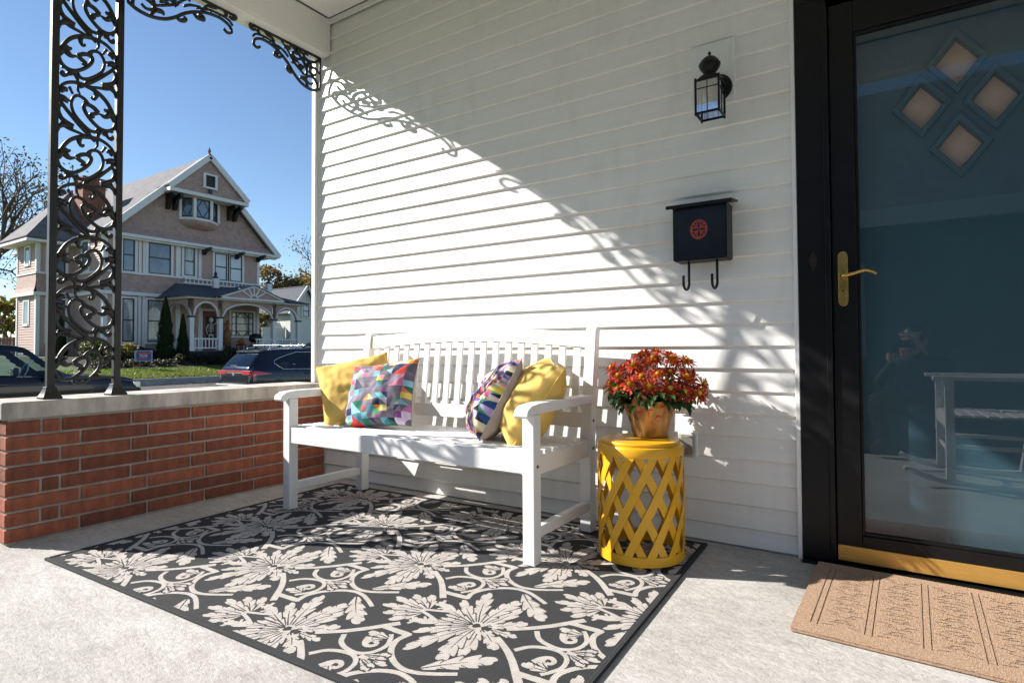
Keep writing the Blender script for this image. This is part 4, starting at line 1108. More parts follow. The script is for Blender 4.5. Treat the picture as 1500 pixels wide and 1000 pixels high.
# ================================================================== the tan house across the street
M['h_side'] = mat('mauve_clapboard', (.43, .30, .255), .7, var=.05, vs=3)
M['h_shingle'] = mat('mauve_shingle', (.37, .258, .222), .8, var=.16, vs=5, bump=.8, bs=11, bdist=.03)
M['h_trim'] = mat('house_white_trim', (.66, .66, .65), .6, var=.04, vs=2)
M['h_roof'] = mat('house_grey_roof', (.135, .13, .135), .9, var=.22, vs=2.5, bump=.5, bs=9, bdist=.03)
M['p_roof'] = mat('porch_dark_roof', (.055, .065, .08), .85, var=.2, vs=4, bump=.5, bs=10, bdist=.03)
M['h_black'] = mat('sash_black', (.010, .010, .012), .4)
M['h_pane'] = mat('window_glass', (.10, .135, .18), .04, var=.5, vs=.7, spec=.9)  # pale blue of reflected sky and curtains put into the base colour
M['h_blind'] = mat('window_blind', (.52, .56, .62), .15, var=.1, vs=1)
M['h_brick'] = mat('chimney_brick', (.24, .10, .065), .9, var=.3, vs=4, bump=.8, bs=14, bdist=.03)
M['h_red'] = mat('red_door', (.16, .02, .025), .5)
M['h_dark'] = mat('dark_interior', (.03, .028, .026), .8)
M['h_slat'] = mat('mauve_wall_core', (.34, .25, .22), .8)  # even mauve tone of the wall cores behind the clapboards
H = thing('tan_house', 'large tan Victorian house with a gabled front and arched white porch', 'house', (-28, 14, .5))
def kid(b, name, m, par, **kw):
    o = b.build(name, m, par, **kw); root = par
    while root.parent: root = root.parent
    if par.parent is None: o.location = -root.location
    return o
def poly3(b, pts): b.add(pts, [tuple(range(len(pts)))])
def claps(b, org, du, L, z0, z1, out, step=.125):
    """lap boards on a vertical wall: org (x,y), du horizontal unit direction, out unit outward"""
    z = z0
    while z < z1-.01:
        zt = min(z+step, z1); vs = []
        for s in (0, L):
            for (d, zz) in ((.028, z), (.004, zt), (-.02, zt), (-.02, z)):
                vs.append((org[0]+du[0]*s+out[0]*d, org[1]+du[1]*s+out[1]*d, zz))
        b.add(vs, [(0, 1, 5, 4), (1, 2, 6, 5), (2, 3, 7, 6), (3, 0, 4, 7), (0, 3, 2, 1), (4, 5, 6, 7)]); z = zt
FX = -28.0
Y0, Y1 = 9.92, 17.95
b = MB(); b.box(FX-11, FX-.02, Y0+.02, Y1-.02, .0, 6.5); kid(b, 'wall_core', M['h_slat'], H)
b = MB(); claps(b, (FX, Y0), (0, 1), Y1-Y0, .55, 3.62, (1, 0)); claps(b, (FX, Y0), (0, 1), Y1-Y0, 4.62, 6.48, (1, 0)); o = kid(b, 'clapboards', M['h_side'], H); o['kind'] = 'stuff'
b = MB(); claps(b, (FX-10, Y0), (1, 0), 10, .55, 3.62, (0, -1)); claps(b, (FX-10, Y0), (1, 0), 10, 4.62, 6.48, (0, -1)); o = kid(b, 'clapboards', M['h_side'], H); o['kind'] = 'stuff'
# flared shingle band between the storeys
def flare(b, x, y0, y1, z0, z1, o0, o1, axis='x', sgn=1):
    n = 4
    for i in range(n):
        za, zb = lerp(z0, z1, i/n), lerp(z0, z1, (i+1)/n); da, db = lerp(o0, o1, (i/n)**.5), lerp(o0, o1, ((i+1)/n)**.5)
        if axis == 'x': b.add([(x+da, y0-da*.0, za), (x+da, y1, za), (x+db, y1, zb), (x+db, y0, zb)], [(0, 1, 2, 3)])
        else: b.add([(y0, x-da, za), (y1, x-da, za), (y1, x-db, zb), (y0, x-db, zb)], [(0, 1, 2, 3)])
b = MB(); flare(b, FX, Y0-.06, Y1, 3.72, 4.6, .16, .035); flare(b, Y0, FX-10, FX+.06, 3.72, 4.6, .16, .035, 'y'); kid(b, 'shingle_band', M['h_shingle'], H)
def trim(x0, x1, y0, y1, z0, z1, name='trim_board'): 
    b = MB(); b.box(x0, x1, y0, y1, z0, z1); return kid(b, name, M['h_trim'], H)
trim(FX, FX+.19, Y0-.19, Y1, 3.55, 3.715, 'belt_course'); trim(FX-10, FX, Y0-.19, Y0, 3.55, 3.715, 'belt_course')
trim(FX, FX+.09, Y0-.08, Y1, 4.605, 4.70, 'belt_course'); trim(FX-10, FX, Y0-.08, Y0, 4.605, 4.70, 'belt_course')
for (za, zb) in ((.55, 3.55), (4.70, 6.40)):
    trim(FX-.17, FX+.05, Y0-.05, Y0+.15, za, zb, 'corner_board'); trim(FX-.15, FX+.05, Y1-.13, Y1+.03, za, zb, 'corner_board')
    for yy in (11.42, 11.62): trim(FX+.003, FX+.045, yy, yy+.13 if yy > 11.5 else yy+.0001+.13, za, zb, 'pilaster')
    trim(FX+.003, FX+.045, 13.22, 13.44, za, zb, 'pilaster')
    trim(FX+.003, FX+.045, 14.4, 14.55, za, zb, 'pilaster')
def win(y0, y1, z0, z1, x=FX, pane='h_pane', split=True, tr=.12, par=None, nm='window'):
    b = MB(); p = x+.075
    b.box(x+.003, p, y0-tr, y0, z0-.10, z1+.09); b.box(x+.003, p, y1, y1+tr, z0-.10, z1+.09)
    b.box(x+.003, p, y0, y1, z1, z1+.09); b.box(x+.003, p+.03, y0-.03, y1+.03, z0-.10, z0)
    w_ = kid(b, nm, M['h_trim'], par or H)
    b = MB(); s = .055
    b.box(x+.003, p-.006, y0, y0+s, z0, z1); b.box(x+.003, p-.006, y1-s, y1, z0, z1); b.box(x+.003, p-.006, y0+s, y1-s, z1-s, z1); b.box(x+.003, p-.006, y0+s, y1-s, z0, z0+s)
    if split: zm = (z0+z1)/2; b.box(x+.003, p-.012, y0+s, y1-s, zm-.03, zm+.03)
    b.build('sash', M['h_black'], w_)
    b = MB(); b.add([(x+.038, y0+s, z0+s), (x+.038, y1-s, z0+s), (x+.038, y1-s, z1-s), (x+.038, y0+s, z1-s)], [(0, 1, 2, 3)]); b.build('pane', M[pane], w_, recalc=False)
    return w_
M['h_curtain'] = mat('curtained_glass', (.30, .31, .31), .1, var=.4, vs=1.3, stretch=(1, 3, .6), spec=.8)
win(10.70, 11.24, 4.72, 6.33); win(11.86, 12.95, 4.72, 6.36); win(13.62, 14.18, 4.80, 6.34, pane='h_curtain'); win(15.27, 15.98, 4.72, 6.22, pane='h_blind'); win(16.14, 16.88, 4.72, 6.20, pane='h_blind')
win(10.70, 11.24, 1.28, 3.40, pane='h_curtain'); win(11.84, 12.90, 1.28, 3.40, pane='h_curtain')
# roof with the street gable
GY, GZ = 14.45, 11.18; EL, ER, EZ = 9.70, 19.05, 6.52; RXB = FX-11
def slab(b, pts, th=.12):
    v = [Vector(p) for p in pts]; n = (v[1]-v[0]).cross(v[2]-v[0]).normalized()
    if n.z < 0: v = v[::-1]; n = -n
    k = len(v); b.add([p for p in v]+[p-n*th for p in v], [tuple(range(k)), tuple(range(2*k-1, k-1, -1))]+[(i, k+i, k+(i+1) % k, (i+1) % k) for i in range(k)])
GX = FX+.42
b = MB(); slab(b, [(GX, GY, GZ), (RXB, GY, GZ), (RXB, EL, EZ), (GX, EL, EZ)]); slab(b, [(GX, GY+.001, GZ), (RXB, GY+.001, GZ), (RXB, ER, EZ), (GX, ER, EZ)]); rf = kid(b, 'roof', M['h_roof'], H)
b = MB(); poly3(b, [(FX+.06, EL+.35, EZ+.02), (FX+.06, ER-.35, EZ+.02), (FX+.06, GY, GZ-.28)]); poly3(b, [(FX+.36, EL+.12, EZ-.02), (FX+.36, ER-.12, EZ-.02), (FX+.06, ER-.35, EZ+.40), (FX+.06, EL+.35, EZ+.40)]); kid(b, 'gable_shingles', M['h_shingle'], H)
b = MB()
for (ye, sg) in ((EL, -1), (ER, 1)):
    d = Vector((0, ye-GY, EZ-GZ)).normalized(); a = Vector((GX+.01, GY, GZ-.13)); e = Vector((GX+.01, ye, EZ-.12))
    b.bar(a, e, .10, .30, up=(0, -d.z*sg, d.y*sg))
kid(b, 'rake_board', M['h_trim'], H)
trim(FX+.0, FX+.46, EL-.0, ER+.02, 6.36, 6.50, 'cornice'); trim(FX+.0, FX+.30, EL+.1, ER-.1, 6.27, 6.358, 'cornice')
trim(RXB, FX, EL-.05, EL+.22, 6.38, 6.49, 'eave_board'); trim(RXB, FX, ER-.22, ER+.03, 6.38, 6.49, 'eave_board')
# upper gable overhang on brackets
UX = FX+.95; UL, UR, UZ = 12.50, 16.55, 9.05
zt = lambda y: GZ-abs(y-GY)*(GZ-EZ)/(GY-EL)
b = MB(); slab(b, [(UX+.1, GY, GZ+.05), (FX-.3, GY, GZ+.05), (FX-.3, UL-.12, zt(UL-.12)+.05), (UX+.1, UL-.12, zt(UL-.12)+.05)]); slab(b, [(UX+.1, GY+.001, GZ+.05), (FX-.3, GY+.001, GZ+.05), (FX-.3, UR+.08, zt(UL-.08)+.05), (UX+.1, UR+.08, zt(UL-.08)+.05)]); kid(b, 'gable_roof', M['h_roof'], H)
b = MB(); poly3(b, [(UX-.06, UL+.05, UZ), (UX-.06, UR-.05, UZ), (UX-.06, GY, GZ-.10)]); b.box(FX, UX-.07, UL+.12, UR-.12, UZ-.02, UZ+.35); kid(b, 'upper_gable_shingles', M['h_shingle'], H)
b = MB()
for (ye, sg) in ((UL-.1, -1), (UR+.1, 1)):
    e = Vector((UX+.06, ye, zt(UL-.1)-.05)); a = Vector((UX+.06, GY, GZ-.05)); d = (e-a).normalized(); b.bar(a, e, .10, .28, up=(0, -d.z*sg, d.y*sg))
kid(b, 'rake_board', M['h_trim'], H)
trim(FX+.1, UX+.08, UL-.10, UR+.10, UZ-.16, UZ+.02, 'gable_cornice'); 
for yy in (UL+.22, UL+.55, UR-.55, UR-.22):
    b = MB(); pr = [(FX+.07, UZ-.95), (FX+.07, UZ-.165), (UX-.05, UZ-.165), (UX-.05, UZ-.32), (FX+.5, UZ-.45), (FX+.25, UZ-.95)]
    b.prism(pr, lambda x, z: (x, yy-.08, z), lambda x, z: (x, yy+.08, z)); kid(b, 'bracket', M['h_black'], H)
b = MB(); zw0, zw1 = 9.50, 10.12; yy0, yy1 = 14.25, 14.75
w_ = win(yy0, yy1, zw0, zw1, x=UX-.058, pane='h_dark', split=False, tr=.13)
b = MB(); b.box(UX-.05, UX+.05, 14.42, 14.58, 9.18, 9.38); kid(b, 'drop_ornament', M['h_black'], H)
# oriel window
OY0, OY1, OYA, OYB, OZ0, OZ1 = 13.32, 15.45, 13.86, 14.75, 7.86, 8.86; OX = FX+.62
base = [(FX+.06, OY0), (OX, OYA), (OX, OYB), (FX+.06, OY1)]
b = MB(); b.prism(base, lambda x, y: (x, y, OZ0-.14), lambda x, y: (x, y, OZ0-.02)); b.prism(base, lambda x, y: (x, y, OZ1), lambda x, y: (x, y, OZ1+.06))
for (x, y) in base[1:3]: b.box(x-.10, x+.03, y-.075, y+.075, OZ0-.019, OZ1-.001)
b.box(FX+.07, FX+.17, OY0-.03, OY0+.10, OZ0-.02, OZ1); b.box(FX+.07, FX+.17, OY1-.10, OY1+.03, OZ0-.02, OZ1)
orl = kid(b, 'oriel_window', M['h_trim'], H)
ins = [(FX+.05, OY0+.06), (OX-.05, OYA+.02), (OX-.05, OYB-.02), (FX+.05, OY1-.06)]
for i in range(3):
    (xa, ya), (xb, yb_) = ins[i], ins[i+1]
    b = MB(); b.add([(xa, ya, OZ0-.02), (xb, yb_, OZ0-.02), (xb, yb_, OZ1), (xa, ya, OZ1)], [(0, 1, 2, 3)]); b.build('pane', M['h_pane'], orl, recalc=False)
    nx_, ny_ = (yb_-ya), -(xb-xa); l_ = math.hypot(nx_, ny_); nx_, ny_ = nx_/l_*.02, ny_/l_*.02
    P_ = lambda f, z: (lerp(xa, xb, f)+nx_, lerp(ya, yb_, f)+ny_, z)
    b = MB(); c = [P_(.5, OZ0), P_(.86, (OZ0+OZ1)/2), P_(.5, OZ1), P_(.14, (OZ0+OZ1)/2)]
    for k in range(4): b.bar(c[k-1], c[k], .025, .025)
    for (f0, z0_, f1, z1_) in ((.10, OZ0, .10, OZ1), (.90, OZ0, .90, OZ1), (.10, OZ0+.03, .90, OZ0+.03), (.10, OZ1-.03, .90, OZ1-.03)): b.bar(P_(f0, z0_), P_(f1, z1_), .05, .05)
    b.build('sash', M['h_black'], orl)
b = MB(); n = 8; vs = []; fs = []
for k in range(n+1):
    s = k/n; sc_ = math.sqrt(max(0, 1-s*s)); 
    for (x, y) in base: vs.append((FX+.06+(x-FX-.06)*sc_, GY+(y-GY)*(.35+.65*sc_), OZ0-.14-.55*s*.75))
for k in range(n):
    for j in range(3): fs.append((k*4+j, k*4+j+1, (k+1)*4+j+1, (k+1)*4+j))
b.add(vs, fs); kid(b, 'oriel_base', M['h_shingle'], H, smooth=True)
for yy in (14.62, 16.5, 17.82):
    b = MB(); pr = [(FX+.05, 6.0), (FX+.05, 6.26), (FX+.85, 6.35), (FX+.85, 6.22), (FX+.35, 6.12), (FX+.22, 6.0)]
    b.prism(pr, lambda x, z: (x, yy-.07, z), lambda x, z: (x, yy+.07, z)); kid(b, 'bracket', M['h_black'], H)
# finial, chimneys
b = MB(); b.lathe([(.10, 0), (.05, .12), (.09, .2), (.03, .34), (.005, .42)], 8, c=(UX-.05, GY, GZ+.05)); kid(b, 'finial', M['h_brick'], H)
for (cx, cy, z0, z1, s) in ((-32.3, 10.95, 6.4, 9.95, .52), (-37.2, 16.1, 9.5, 11.75, .36)):
    b = MB(); b.box(cx-s, cx+s, cy-s, cy+s, z0, z1-.35); b.box(cx-s-.06, cx+s+.06, cy-s-.06, cy+s+.06, z1-.35, z1-.12); b.box(cx-s, cx+s, cy-s, cy+s, z1-.12, z1); kid(b, 'chimney', M['h_brick'], H)
# recessed left wing with its hip roof
WX, WY = -31.35, 8.42; WXB = -33.85
b = MB(); b.box(WXB+.02, WX-.02, WY+.02, 10.4, 0, 6.3); kid(b, 'wall_core', M['h_slat'], H)
b = MB(); claps(b, (WX, WY), (0, 1), 1.5, .55, 3.62, (1, 0)); claps(b, (WX, WY), (0, 1), 1.5, 4.62, 6.3, (1, 0)); claps(b, (WXB, WY), (1, 0), WX-WXB, .55, 3.62, (0, -1)); claps(b, (WXB, WY), (1, 0), WX-WXB, 4.62, 6.3, (0, -1)); o = kid(b, 'clapboards', M['h_side'], H); o['kind'] = 'stuff'
b = MB(); flare(b, WX, WY-.06, 9.9, 3.72, 4.6, .16, .035); flare(b, WY, WXB, WX+.06, 3.72, 4.6, .16, .035, 'y'); kid(b, 'shingle_band', M['h_shingle'], H)
for (za, zb) in ((.55, 3.55), (4.70, 6.20)): trim(WX-.13, WX+.05, WY-.05, WY+.11, za, zb, 'corner_board'); trim(WXB-.03, WXB+.12, WY-.05, WY+.1, za, zb, 'corner_board')
trim(WXB, WX+.19, WY-.19, WY, 3.55, 3.715, 'belt_course'); trim(WX, WX+.19, WY, 9.9, 3.55, 3.715, 'belt_course'); trim(WXB, WX+.08, WY-.08, WY, 4.605, 4.70, 'belt_course'); trim(WX, WX+.08, WY, 9.9, 4.605, 4.70, 'belt_course')
win(8.85, 9.55, 4.72, 6.1, x=WX); win(8.85, 9.55, 1.3, 3.38, x=WX)
def win_side(x0, x1, z0, z1, y):
    b = MB(); t_ = .13; b.box(x0-t_, x0, y-.05, y-.003, z0-.12, z1+.1); b.box(x1, x1+t_, y-.05, y-.003, z0-.12, z1+.1); b.box(x0, x1, y-.05, y-.003, z1, z1+.1); b.box(x0-.02, x1+.02, y-.07, y-.003, z0-.12, z0); w_ = kid(b, 'window', M['h_trim'], H)
    b = MB(); b.add([(x0, y-.036, z0), (x1, y-.036, z0), (x1, y-.036, z1), (x0, y-.036, z1)], [(0, 1, 2, 3)]); b.build('pane', M['h_pane'], w_, recalc=False)
win_side(-32.75, -32.25, 5.15, 5.95, WY); win_side(-32.85, -32.30, 2.2, 3.3, WY)
win_side(-30.3, -29.6, 4.8, 6.2, Y0)
EV = [(WX+.55, WY-.6), (WXB-.75, WY-.6), (WXB-3.2, 10.6), (WX+.55, 10.6)]; AP = (-33.6, 10.6, 9.5)
b = MB(); 
slab(b, [(EV[0][0], EV[0][1], 6.30), (EV[1][0], EV[1][1], 6.30), AP], .1); slab(b, [(EV[0][0], EV[0][1], 6.301), (EV[3][0], EV[3][1], 6.301), AP], .1); slab(b, [(EV[1][0], EV[1][1], 6.30), (EV[2][0], EV[2][1], 6.30), AP], .1); kid(b, 'wing_roof', M['h_roof'], H)
b = MB(); b.prism([EV[0], EV[1], (WXB-.75, 10.4), (WX+.55, 10.4)], lambda x, y: (x, y, 6.08), lambda x, y: (x, y, 6.20)); kid(b, 'wing_eave', M['h_trim'], H)
# front porch of the tan house
PXF = -25.5; PYA, PYB = 12.62, 18.90; PF = .82
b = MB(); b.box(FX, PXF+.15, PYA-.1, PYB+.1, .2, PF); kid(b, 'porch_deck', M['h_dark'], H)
cols = [12.71, 14.16, 17.25, 18.82]
for x, ys in ((PXF, cols), (PXF-2.35, [12.71, 18.82])):
    for yy in ys:
        b = MB(); s = .10; b.box(x-s, x+s, yy-s, yy+s, PF, 2.50); b.box(x-s-.03, x+s+.03, yy-s-.03, yy+s+.03, PF, PF+.18); c_ = kid(b, 'column', M['h_trim'], H)
        b = MB(); b.box(x-s-.04, x+s+.04, yy-s-.04, yy+s+.04, 2.46, 2.54); b.build('capital', M['h_black'], c_)
def arch(y0, y1, zs, rise, ztop, x, axis='y', c=0):
    """arched panel with a white moulding"""
    n = 16; vs = []; fs = []; b = MB(); mb = MB()
    A = [(lerp(y0, y1, i/n), zs+rise*math.sin(math.acos(max(-1, min(1, 2*i/n-1))))) for i in range(n+1)]
    def pt(u, z, d): return (x+d, u, z) if axis == 'y' else (u, x+d, z)
    for i in range(n+1):
        u, z = A[i]; vs += [pt(u, z, .03), pt(u, ztop, .03), pt(u, z, -.09), pt(u, ztop, -.09)]
    for i in range(n): k = i*4; fs += [(k, k+4, k+5, k+1), (k+2, k+3, k+7, k+6), (k, k+2, k+6, k+4)]
    b.add(vs, fs); 
    mb.tube([pt(u, z+.03, .04) for u, z in A], .055, 6)
    p = kid(b, 'arch_panel', M['h_shingle'], H); mo = mb.build('arch_moulding', M['h_trim'], p, smooth=True); return p
for i, rs in enumerate((.70, .72, .64)): arch(cols[i]+.11, cols[i+1]-.11, 2.52, rs, 3.38, PXF)
arch(PXF-2.24, PXF-.12, 2.52, .68, 3.38, 12.71, 'x'); arch(PXF-2.24, PXF-.12, 2.52, .68, 3.38, 18.82, 'x')
trim(FX, PXF+.30, PYA-.22, PYB+.22, 3.385, 3.50, 'porch_cornice')
b = MB(); ez = 3.505; tz = 4.10
c0, c1 = (PXF+.45, PYA-.42), (PXF+.45, PYB+.42)
slab(b, [(c0[0], c0[1], ez), (c1[0], c1[1], ez), (FX, 16.9, tz+.25), (FX, 13.2, tz+.25)], .05); slab(b, [(c0[0], c0[1], ez+.001), (FX, c0[1], ez+.001), (FX, 13.2, tz+.25)], .05); slab(b, [(c1[0], c1[1], ez+.001), (FX, c1[1], ez+.001), (FX, 16.9, tz+.25)], .05); kid(b, 'porch_roof', M['p_roof'], H)
# sunburst pediment
pc, ph = 15.72, 4.22; x = PXF+.50
b = MB(); b.prism([(13.75, 3.49), (17.70, 3.49), (pc, ph)], lambda y, z: (x-.35, y, z), lambda y, z: (x-.02, y, z)); kid(b, 'pediment_panel', M['h_shingle'], H)
b = MB(); b.bar((x, 13.70, 3.48), (x, pc, ph), .10, .12, up=(0, -.35, 1)); b.bar((x, 17.75, 3.48), (x, pc, ph), .10, .12, up=(0, .35, 1)); b.bar((x, 13.7, 3.50), (x, 17.75, 3.50), .10, .09)
for k in range(5):
    a = pi*(k+1)/6; L = .66 if k == 2 else (.74 if k in (1, 3) else 1.0); b.bar((x+.0, pc+.16*math.cos(a), 3.54+.16*math.sin(a)), (x, pc+L*math.cos(a), 3.54+min(.60, L*math.sin(a))), .06, .06)
b.tube([(x+.01, pc+.2*math.cos(pi*i/10), 3.53+.2*math.sin(pi*i/10)) for i in range(11)], .04, 6)
kid(b, 'sunburst', M['h_trim'], H)
b = MB(); slab(b, [(x+.1, 13.62, 3.52), (x+.1, pc, ph+.06), (FX, pc, ph+.06), (FX, 13.62, 3.9)], .04); slab(b, [(x+.1, 17.82, 3.52), (x+.1, pc, ph+.061), (FX, pc, ph+.061), (FX, 17.82, 3.9)], .04); kid(b, 'pediment_roof', M['p_roof'], H)
def railing(x, y0, y1, zlo, zhi, nm='railing', step=.16, ax='y', th=.05):
    b = MB()
    def bx(u0, u1, z0, z1, w): b.box(x-w, x+w, u0, u1, z0, z1) if ax == 'y' else b.box(u0, u1, x-w, x+w, z0, z1)
    bx(y0, y1, zhi-.07, zhi, .045); bx(y0, y1, zlo, zlo+.06, .04); r_ = kid(b, nm, M['h_trim'], H)
    mb = MB(); mb.box(-.022, .022, -.022, .022, zlo+.06, zhi-.07); me = mb.mesh('baluster', M['h_trim'])
    n = max(1, int((y1-y0)/step))
    for i in range(n):
        u = lerp(y0, y1, (i+.5)/n); inst(me, 'baluster', r_, (x, u, 0) if ax == 'y' else (u, x, 0))
railing(PXF, 12.82, 14.05, .94, 1.46); railing(PXF, 17.36, 18.72, .94, 1.46); railing(12.71, PXF-2.24, PXF-.11, .94, 1.46, ax='x'); railing(18.82, PXF-2.24, PXF-.11, .94, 1.46, ax='x', step=.2)
railing(PXF, 16.15, 17.14, .94, 1.46)
railing(FX+.62, 13.3, 18.2, 4.32, 4.62, 'roof_balustrade', .22)
for yy in (15.0, 18.2):
    b = MB(); b.box(FX+.5, FX+.74, yy-.14, yy+.14, 4.2, 4.72); c_ = kid(b, 'balustrade_post', M['h_trim'], H)
    b = MB(); b.lathe([(.13, 4.72), (.15, 4.78), (.06, 4.86), (.10, 4.96), (.02, 5.10)], 10, c=(FX+.62, yy, 0)); b.build('urn', M['h_black'], c_, smooth=True)
# front door, porch window
b = MB(); b.box(FX+.003, FX+.06, 14.50, 14.62, .85, 3.12); b.box(FX+.003, FX+.06, 15.50, 15.62, .85, 3.12); b.box(FX+.003, FX+.06, 14.62, 15.5, 2.98, 3.12); d_ = kid(b, 'front_door', M['h_trim'], H)
b = MB(); b.box(FX+.003, FX+.045, 14.62, 15.5, .85, 2.98); b.build('door_leaf', M['h_red'], d_)
b = MB(); b.box(FX+.046, FX+.05, 14.80, 15.32, 1.5, 2.7); b.build('door_glass', M['h_dark'], d_)
w_ = win(16.25, 17.60, 1.66, 3.02, pane='h_curtain', split=False)
b = MB()
for yy in (16.55, 17.30): b.box(FX+.04, FX+.072, yy-.025, yy+.025, 1.70, 2.98)
for zz in (1.95, 2.35, 2.72): b.box(FX+.041, FX+.071, 16.3, 17.55, zz-.022, zz+.022)
for (p, q) in (((16.55, 1.95), (16.8, 1.7)), ((17.30, 1.95), (17.05, 1.7)), ((16.55, 2.72), (16.8, 2.97)), ((17.3, 2.72), (17.05, 2.97))): b.bar((FX+.055, p[0], p[1]), (FX+.055, q[0], q[1]), .04, .03)
b.build('glazing_bar', M['h_black'], w_)
b = MB(); b.box(FX+.01, FX+.16, 14.02, 14.16, 1.75, 2.15); kid(b, 'wall_lamp', M['h_black'], H)
for i in range(4):
    b = MB(); b.box(PXF+.15+.0+i*.28, PXF+.15+(i+1)*.28, 14.4, 16.0, .1, PF-.17*(i+1)); kid(b, 'step', M['kerb'], H)
# halloween pieces on the porch
M['bone'] = mat('bone_white', (.72, .70, .66), .6)
sk = thing('skeleton_decoration', 'white skeleton hanging on the red front door of the tan house', 'decoration', (FX+.10, 15.06, 1.1))
b = MB(); b.lathe([(.02, .0), (.08, .03), (.10, .10), (.115, .17), (.09, .25), (.01, .28)], 12, c=(0, 0, 1.25)); kidb = b.build('skull', M['bone'], sk, smooth=True)
b = MB(); b.tube([(0, 0, .62), (0, 0, 1.26)], .025, 6)
for k in range(5):
    z = 1.15-k*.085; w_2 = .17-.012*abs(k-1.5); b.tube([(-.0, -w_2, z-.03), (.05, -w_2*.7, z), (.07, 0, z+.01), (.05, w_2*.7, z), (0, w_2, z-.03)], .016, 5)
b.tube([(0, -.13, .62), (.03, 0, .55), (0, .13, .62)], .035, 6); b.build('rib_cage', M['bone'], sk, smooth=True)
for pts in ([(0, .15, 1.16), (0, .30, 1.25), (0, .33, 1.55)], [(0, -.15, 1.16), (0, -.26, .92), (0, -.20, .62)], [(0, .09, .58), (0, .13, .28), (0, .11, -.04)], [(0, -.09, .58), (0, -.12, .28), (0, -.11, -.04)]):
    b = MB(); b.tube(pts, .024, 6); b.build('limb', M['bone'], sk, smooth=True)
M['pumpkin'] = mat('pumpkin', (.50, .14, .02), .6)
def pumpkin(x, y, z, r, lab):
    o = thing('pumpkin', lab, 'pumpkin', (x, y, z), group='pumpkins on the far porch')
    b = MB(); b.lathe([(.02, .02), (.6*r, .0), (r, .5*r), (r*.95, 1.0*r), (.5*r, 1.45*r), (.05, 1.36*r)], 20, wob=lambda a, i, zz: 1-.07*abs(math.sin(a*5))); b.build('body', M['pumpkin'], o, smooth=True)
    b = MB(); b.tube([(0, 0, 1.35*r), (.02, 0, 1.75*r)], .03, 6); b.build('stalk', M['stem'], o)
pumpkin(FX+.55, 16.55, 1.18, .21, 'round orange pumpkin below the window on the far porch')
st = thing('plant_stand', 'small dark stand holding a pumpkin on the far porch', 'stand', (FX+.55, 16.55, PF))
b = MB(); b.box(-.2, .2, -.2, .2, .30, .355); b.build('top', M['h_dark'], st)
for sx in (-1, 1):
    for sy in (-1, 1): b = MB(); b.box(sx*.16-.02, sx*.16+.02, sy*.16-.02, sy*.16+.02, 0, .30); b.build('leg', M['h_dark'], st)
sc = thing('scarecrow', 'brown scarecrow figure standing beside the far porch window', 'decoration', (FX+.35, 15.86, PF))
M['burlap'] = mat('burlap', (.26, .13, .05), .9, var=.2)
b = MB(); b.lathe([(.16, .3), (.20, .7), (.17, 1.15), (.07, 1.25)], 10); b.build('coat', M['burlap'], sc, smooth=True)
b = MB(); b.lathe([(.05, 1.24), (.11, 1.32), (.11, 1.42), (.05, 1.5)], 10); b.build('head', M['pumpkin'], sc, smooth=True)
b = MB(); b.lathe([(.2, 1.47), (.19, 1.49), (.1, 1.50), (.06, 1.68), (.01, 1.7)], 10); b.build('hat', M['burlap'], sc, smooth=True)
for s_ in (-1, 1): b = MB(); b.tube([(0, s_*.08, 0), (0, s_*.08, .32)], .05, 6); b.build('leg', M['h_dark'], sc)
bq = thing('grill', 'black covered kettle grill on the far porch', 'grill', (PXF-.6, 16.55, PF))
b = MB(); b.lathe([(.05, .42), (.30, .50), (.36, .62), (.36, .68), (.30, .86), (.05, .95)], 16); b.build('kettle', M['h_black'], bq, smooth=True)
for a in (0, 2.1, 4.2): b = MB(); b.tube([(.3*math.cos(a), .3*math.sin(a), 0), (.2*math.cos(a), .2*math.sin(a), .52)], .02, 6); b.build('leg', M['h_black'], bq)
# ------------------------------------------------------------------ yard sign
M['sign_blue'] = mat('sign_blue', (.03, .06, .20), .5); M['sign_red'] = mat('sign_red', (.60, .05, .05), .5); M['sign_white'] = mat('sign_white', (.62, .64, .70), .5); M['sign_pale'] = mat('sign_edge_blue', (.22, .30, .50), .5)
t = thing('yard_sign', 'small blue yard sign with red bars on the lawn before the tan house', 'sign', (-23.15, 9.50, .20), math.radians(-18))
b = MB(); b.box(-.01, .01, -.32, .32, .20, .66); b.build('panel', M['sign_pale'], t)
b = MB(); pr = [(-.27, .30), (-.22, .235), (.22, .235), (.27, .30), (.27, .56), (.22, .625), (-.22, .625), (-.27, .56)]
b.prism(pr, lambda y, z: (.0105, y, z), lambda y, z: (.0125, y, z)); b.build('blue_field', M['sign_blue'], t)
b = MB(); b.box(.0128, .0145, -.23, .24, .505, .56); b.box(.0128, .0145, -.22, .19, .285, .325); b.box(.0128, .0145, -.1, .12, .58, .60); b.build('red_bar', M['sign_red'], t)
# two short lines of lettering, too blurred in the photo to read: strokes only
b = MB(); r_ = random.Random(4)
for (z0, z1, ya, yb_, n) in ((.435, .48, -.16, .15, 8), (.35, .42, -.15, .13, 6)):
    w_ = (yb_-ya)/n
    for i in range(n):
        y = ya+i*w_; b.box(.0128, .0145, y+.004, y+w_*.35, z0, z1)
        if r_.random() < .8: b.box(.0128, .0144, y+w_*.35+.0005, y+w_*.85, z0, z0+.016)
        if r_.random() < .8: b.box(.0128, .0144, y+w_*.35+.0005, y+w_*.85, z1-.016, z1)
b.build('lettering', M['sign_white'], t)
for yy in (-.2, .2): b = MB(); b.tube([(0, yy, -.05), (0, yy, .20)], .008, 6); b.build('stake', M['h_black'], t)

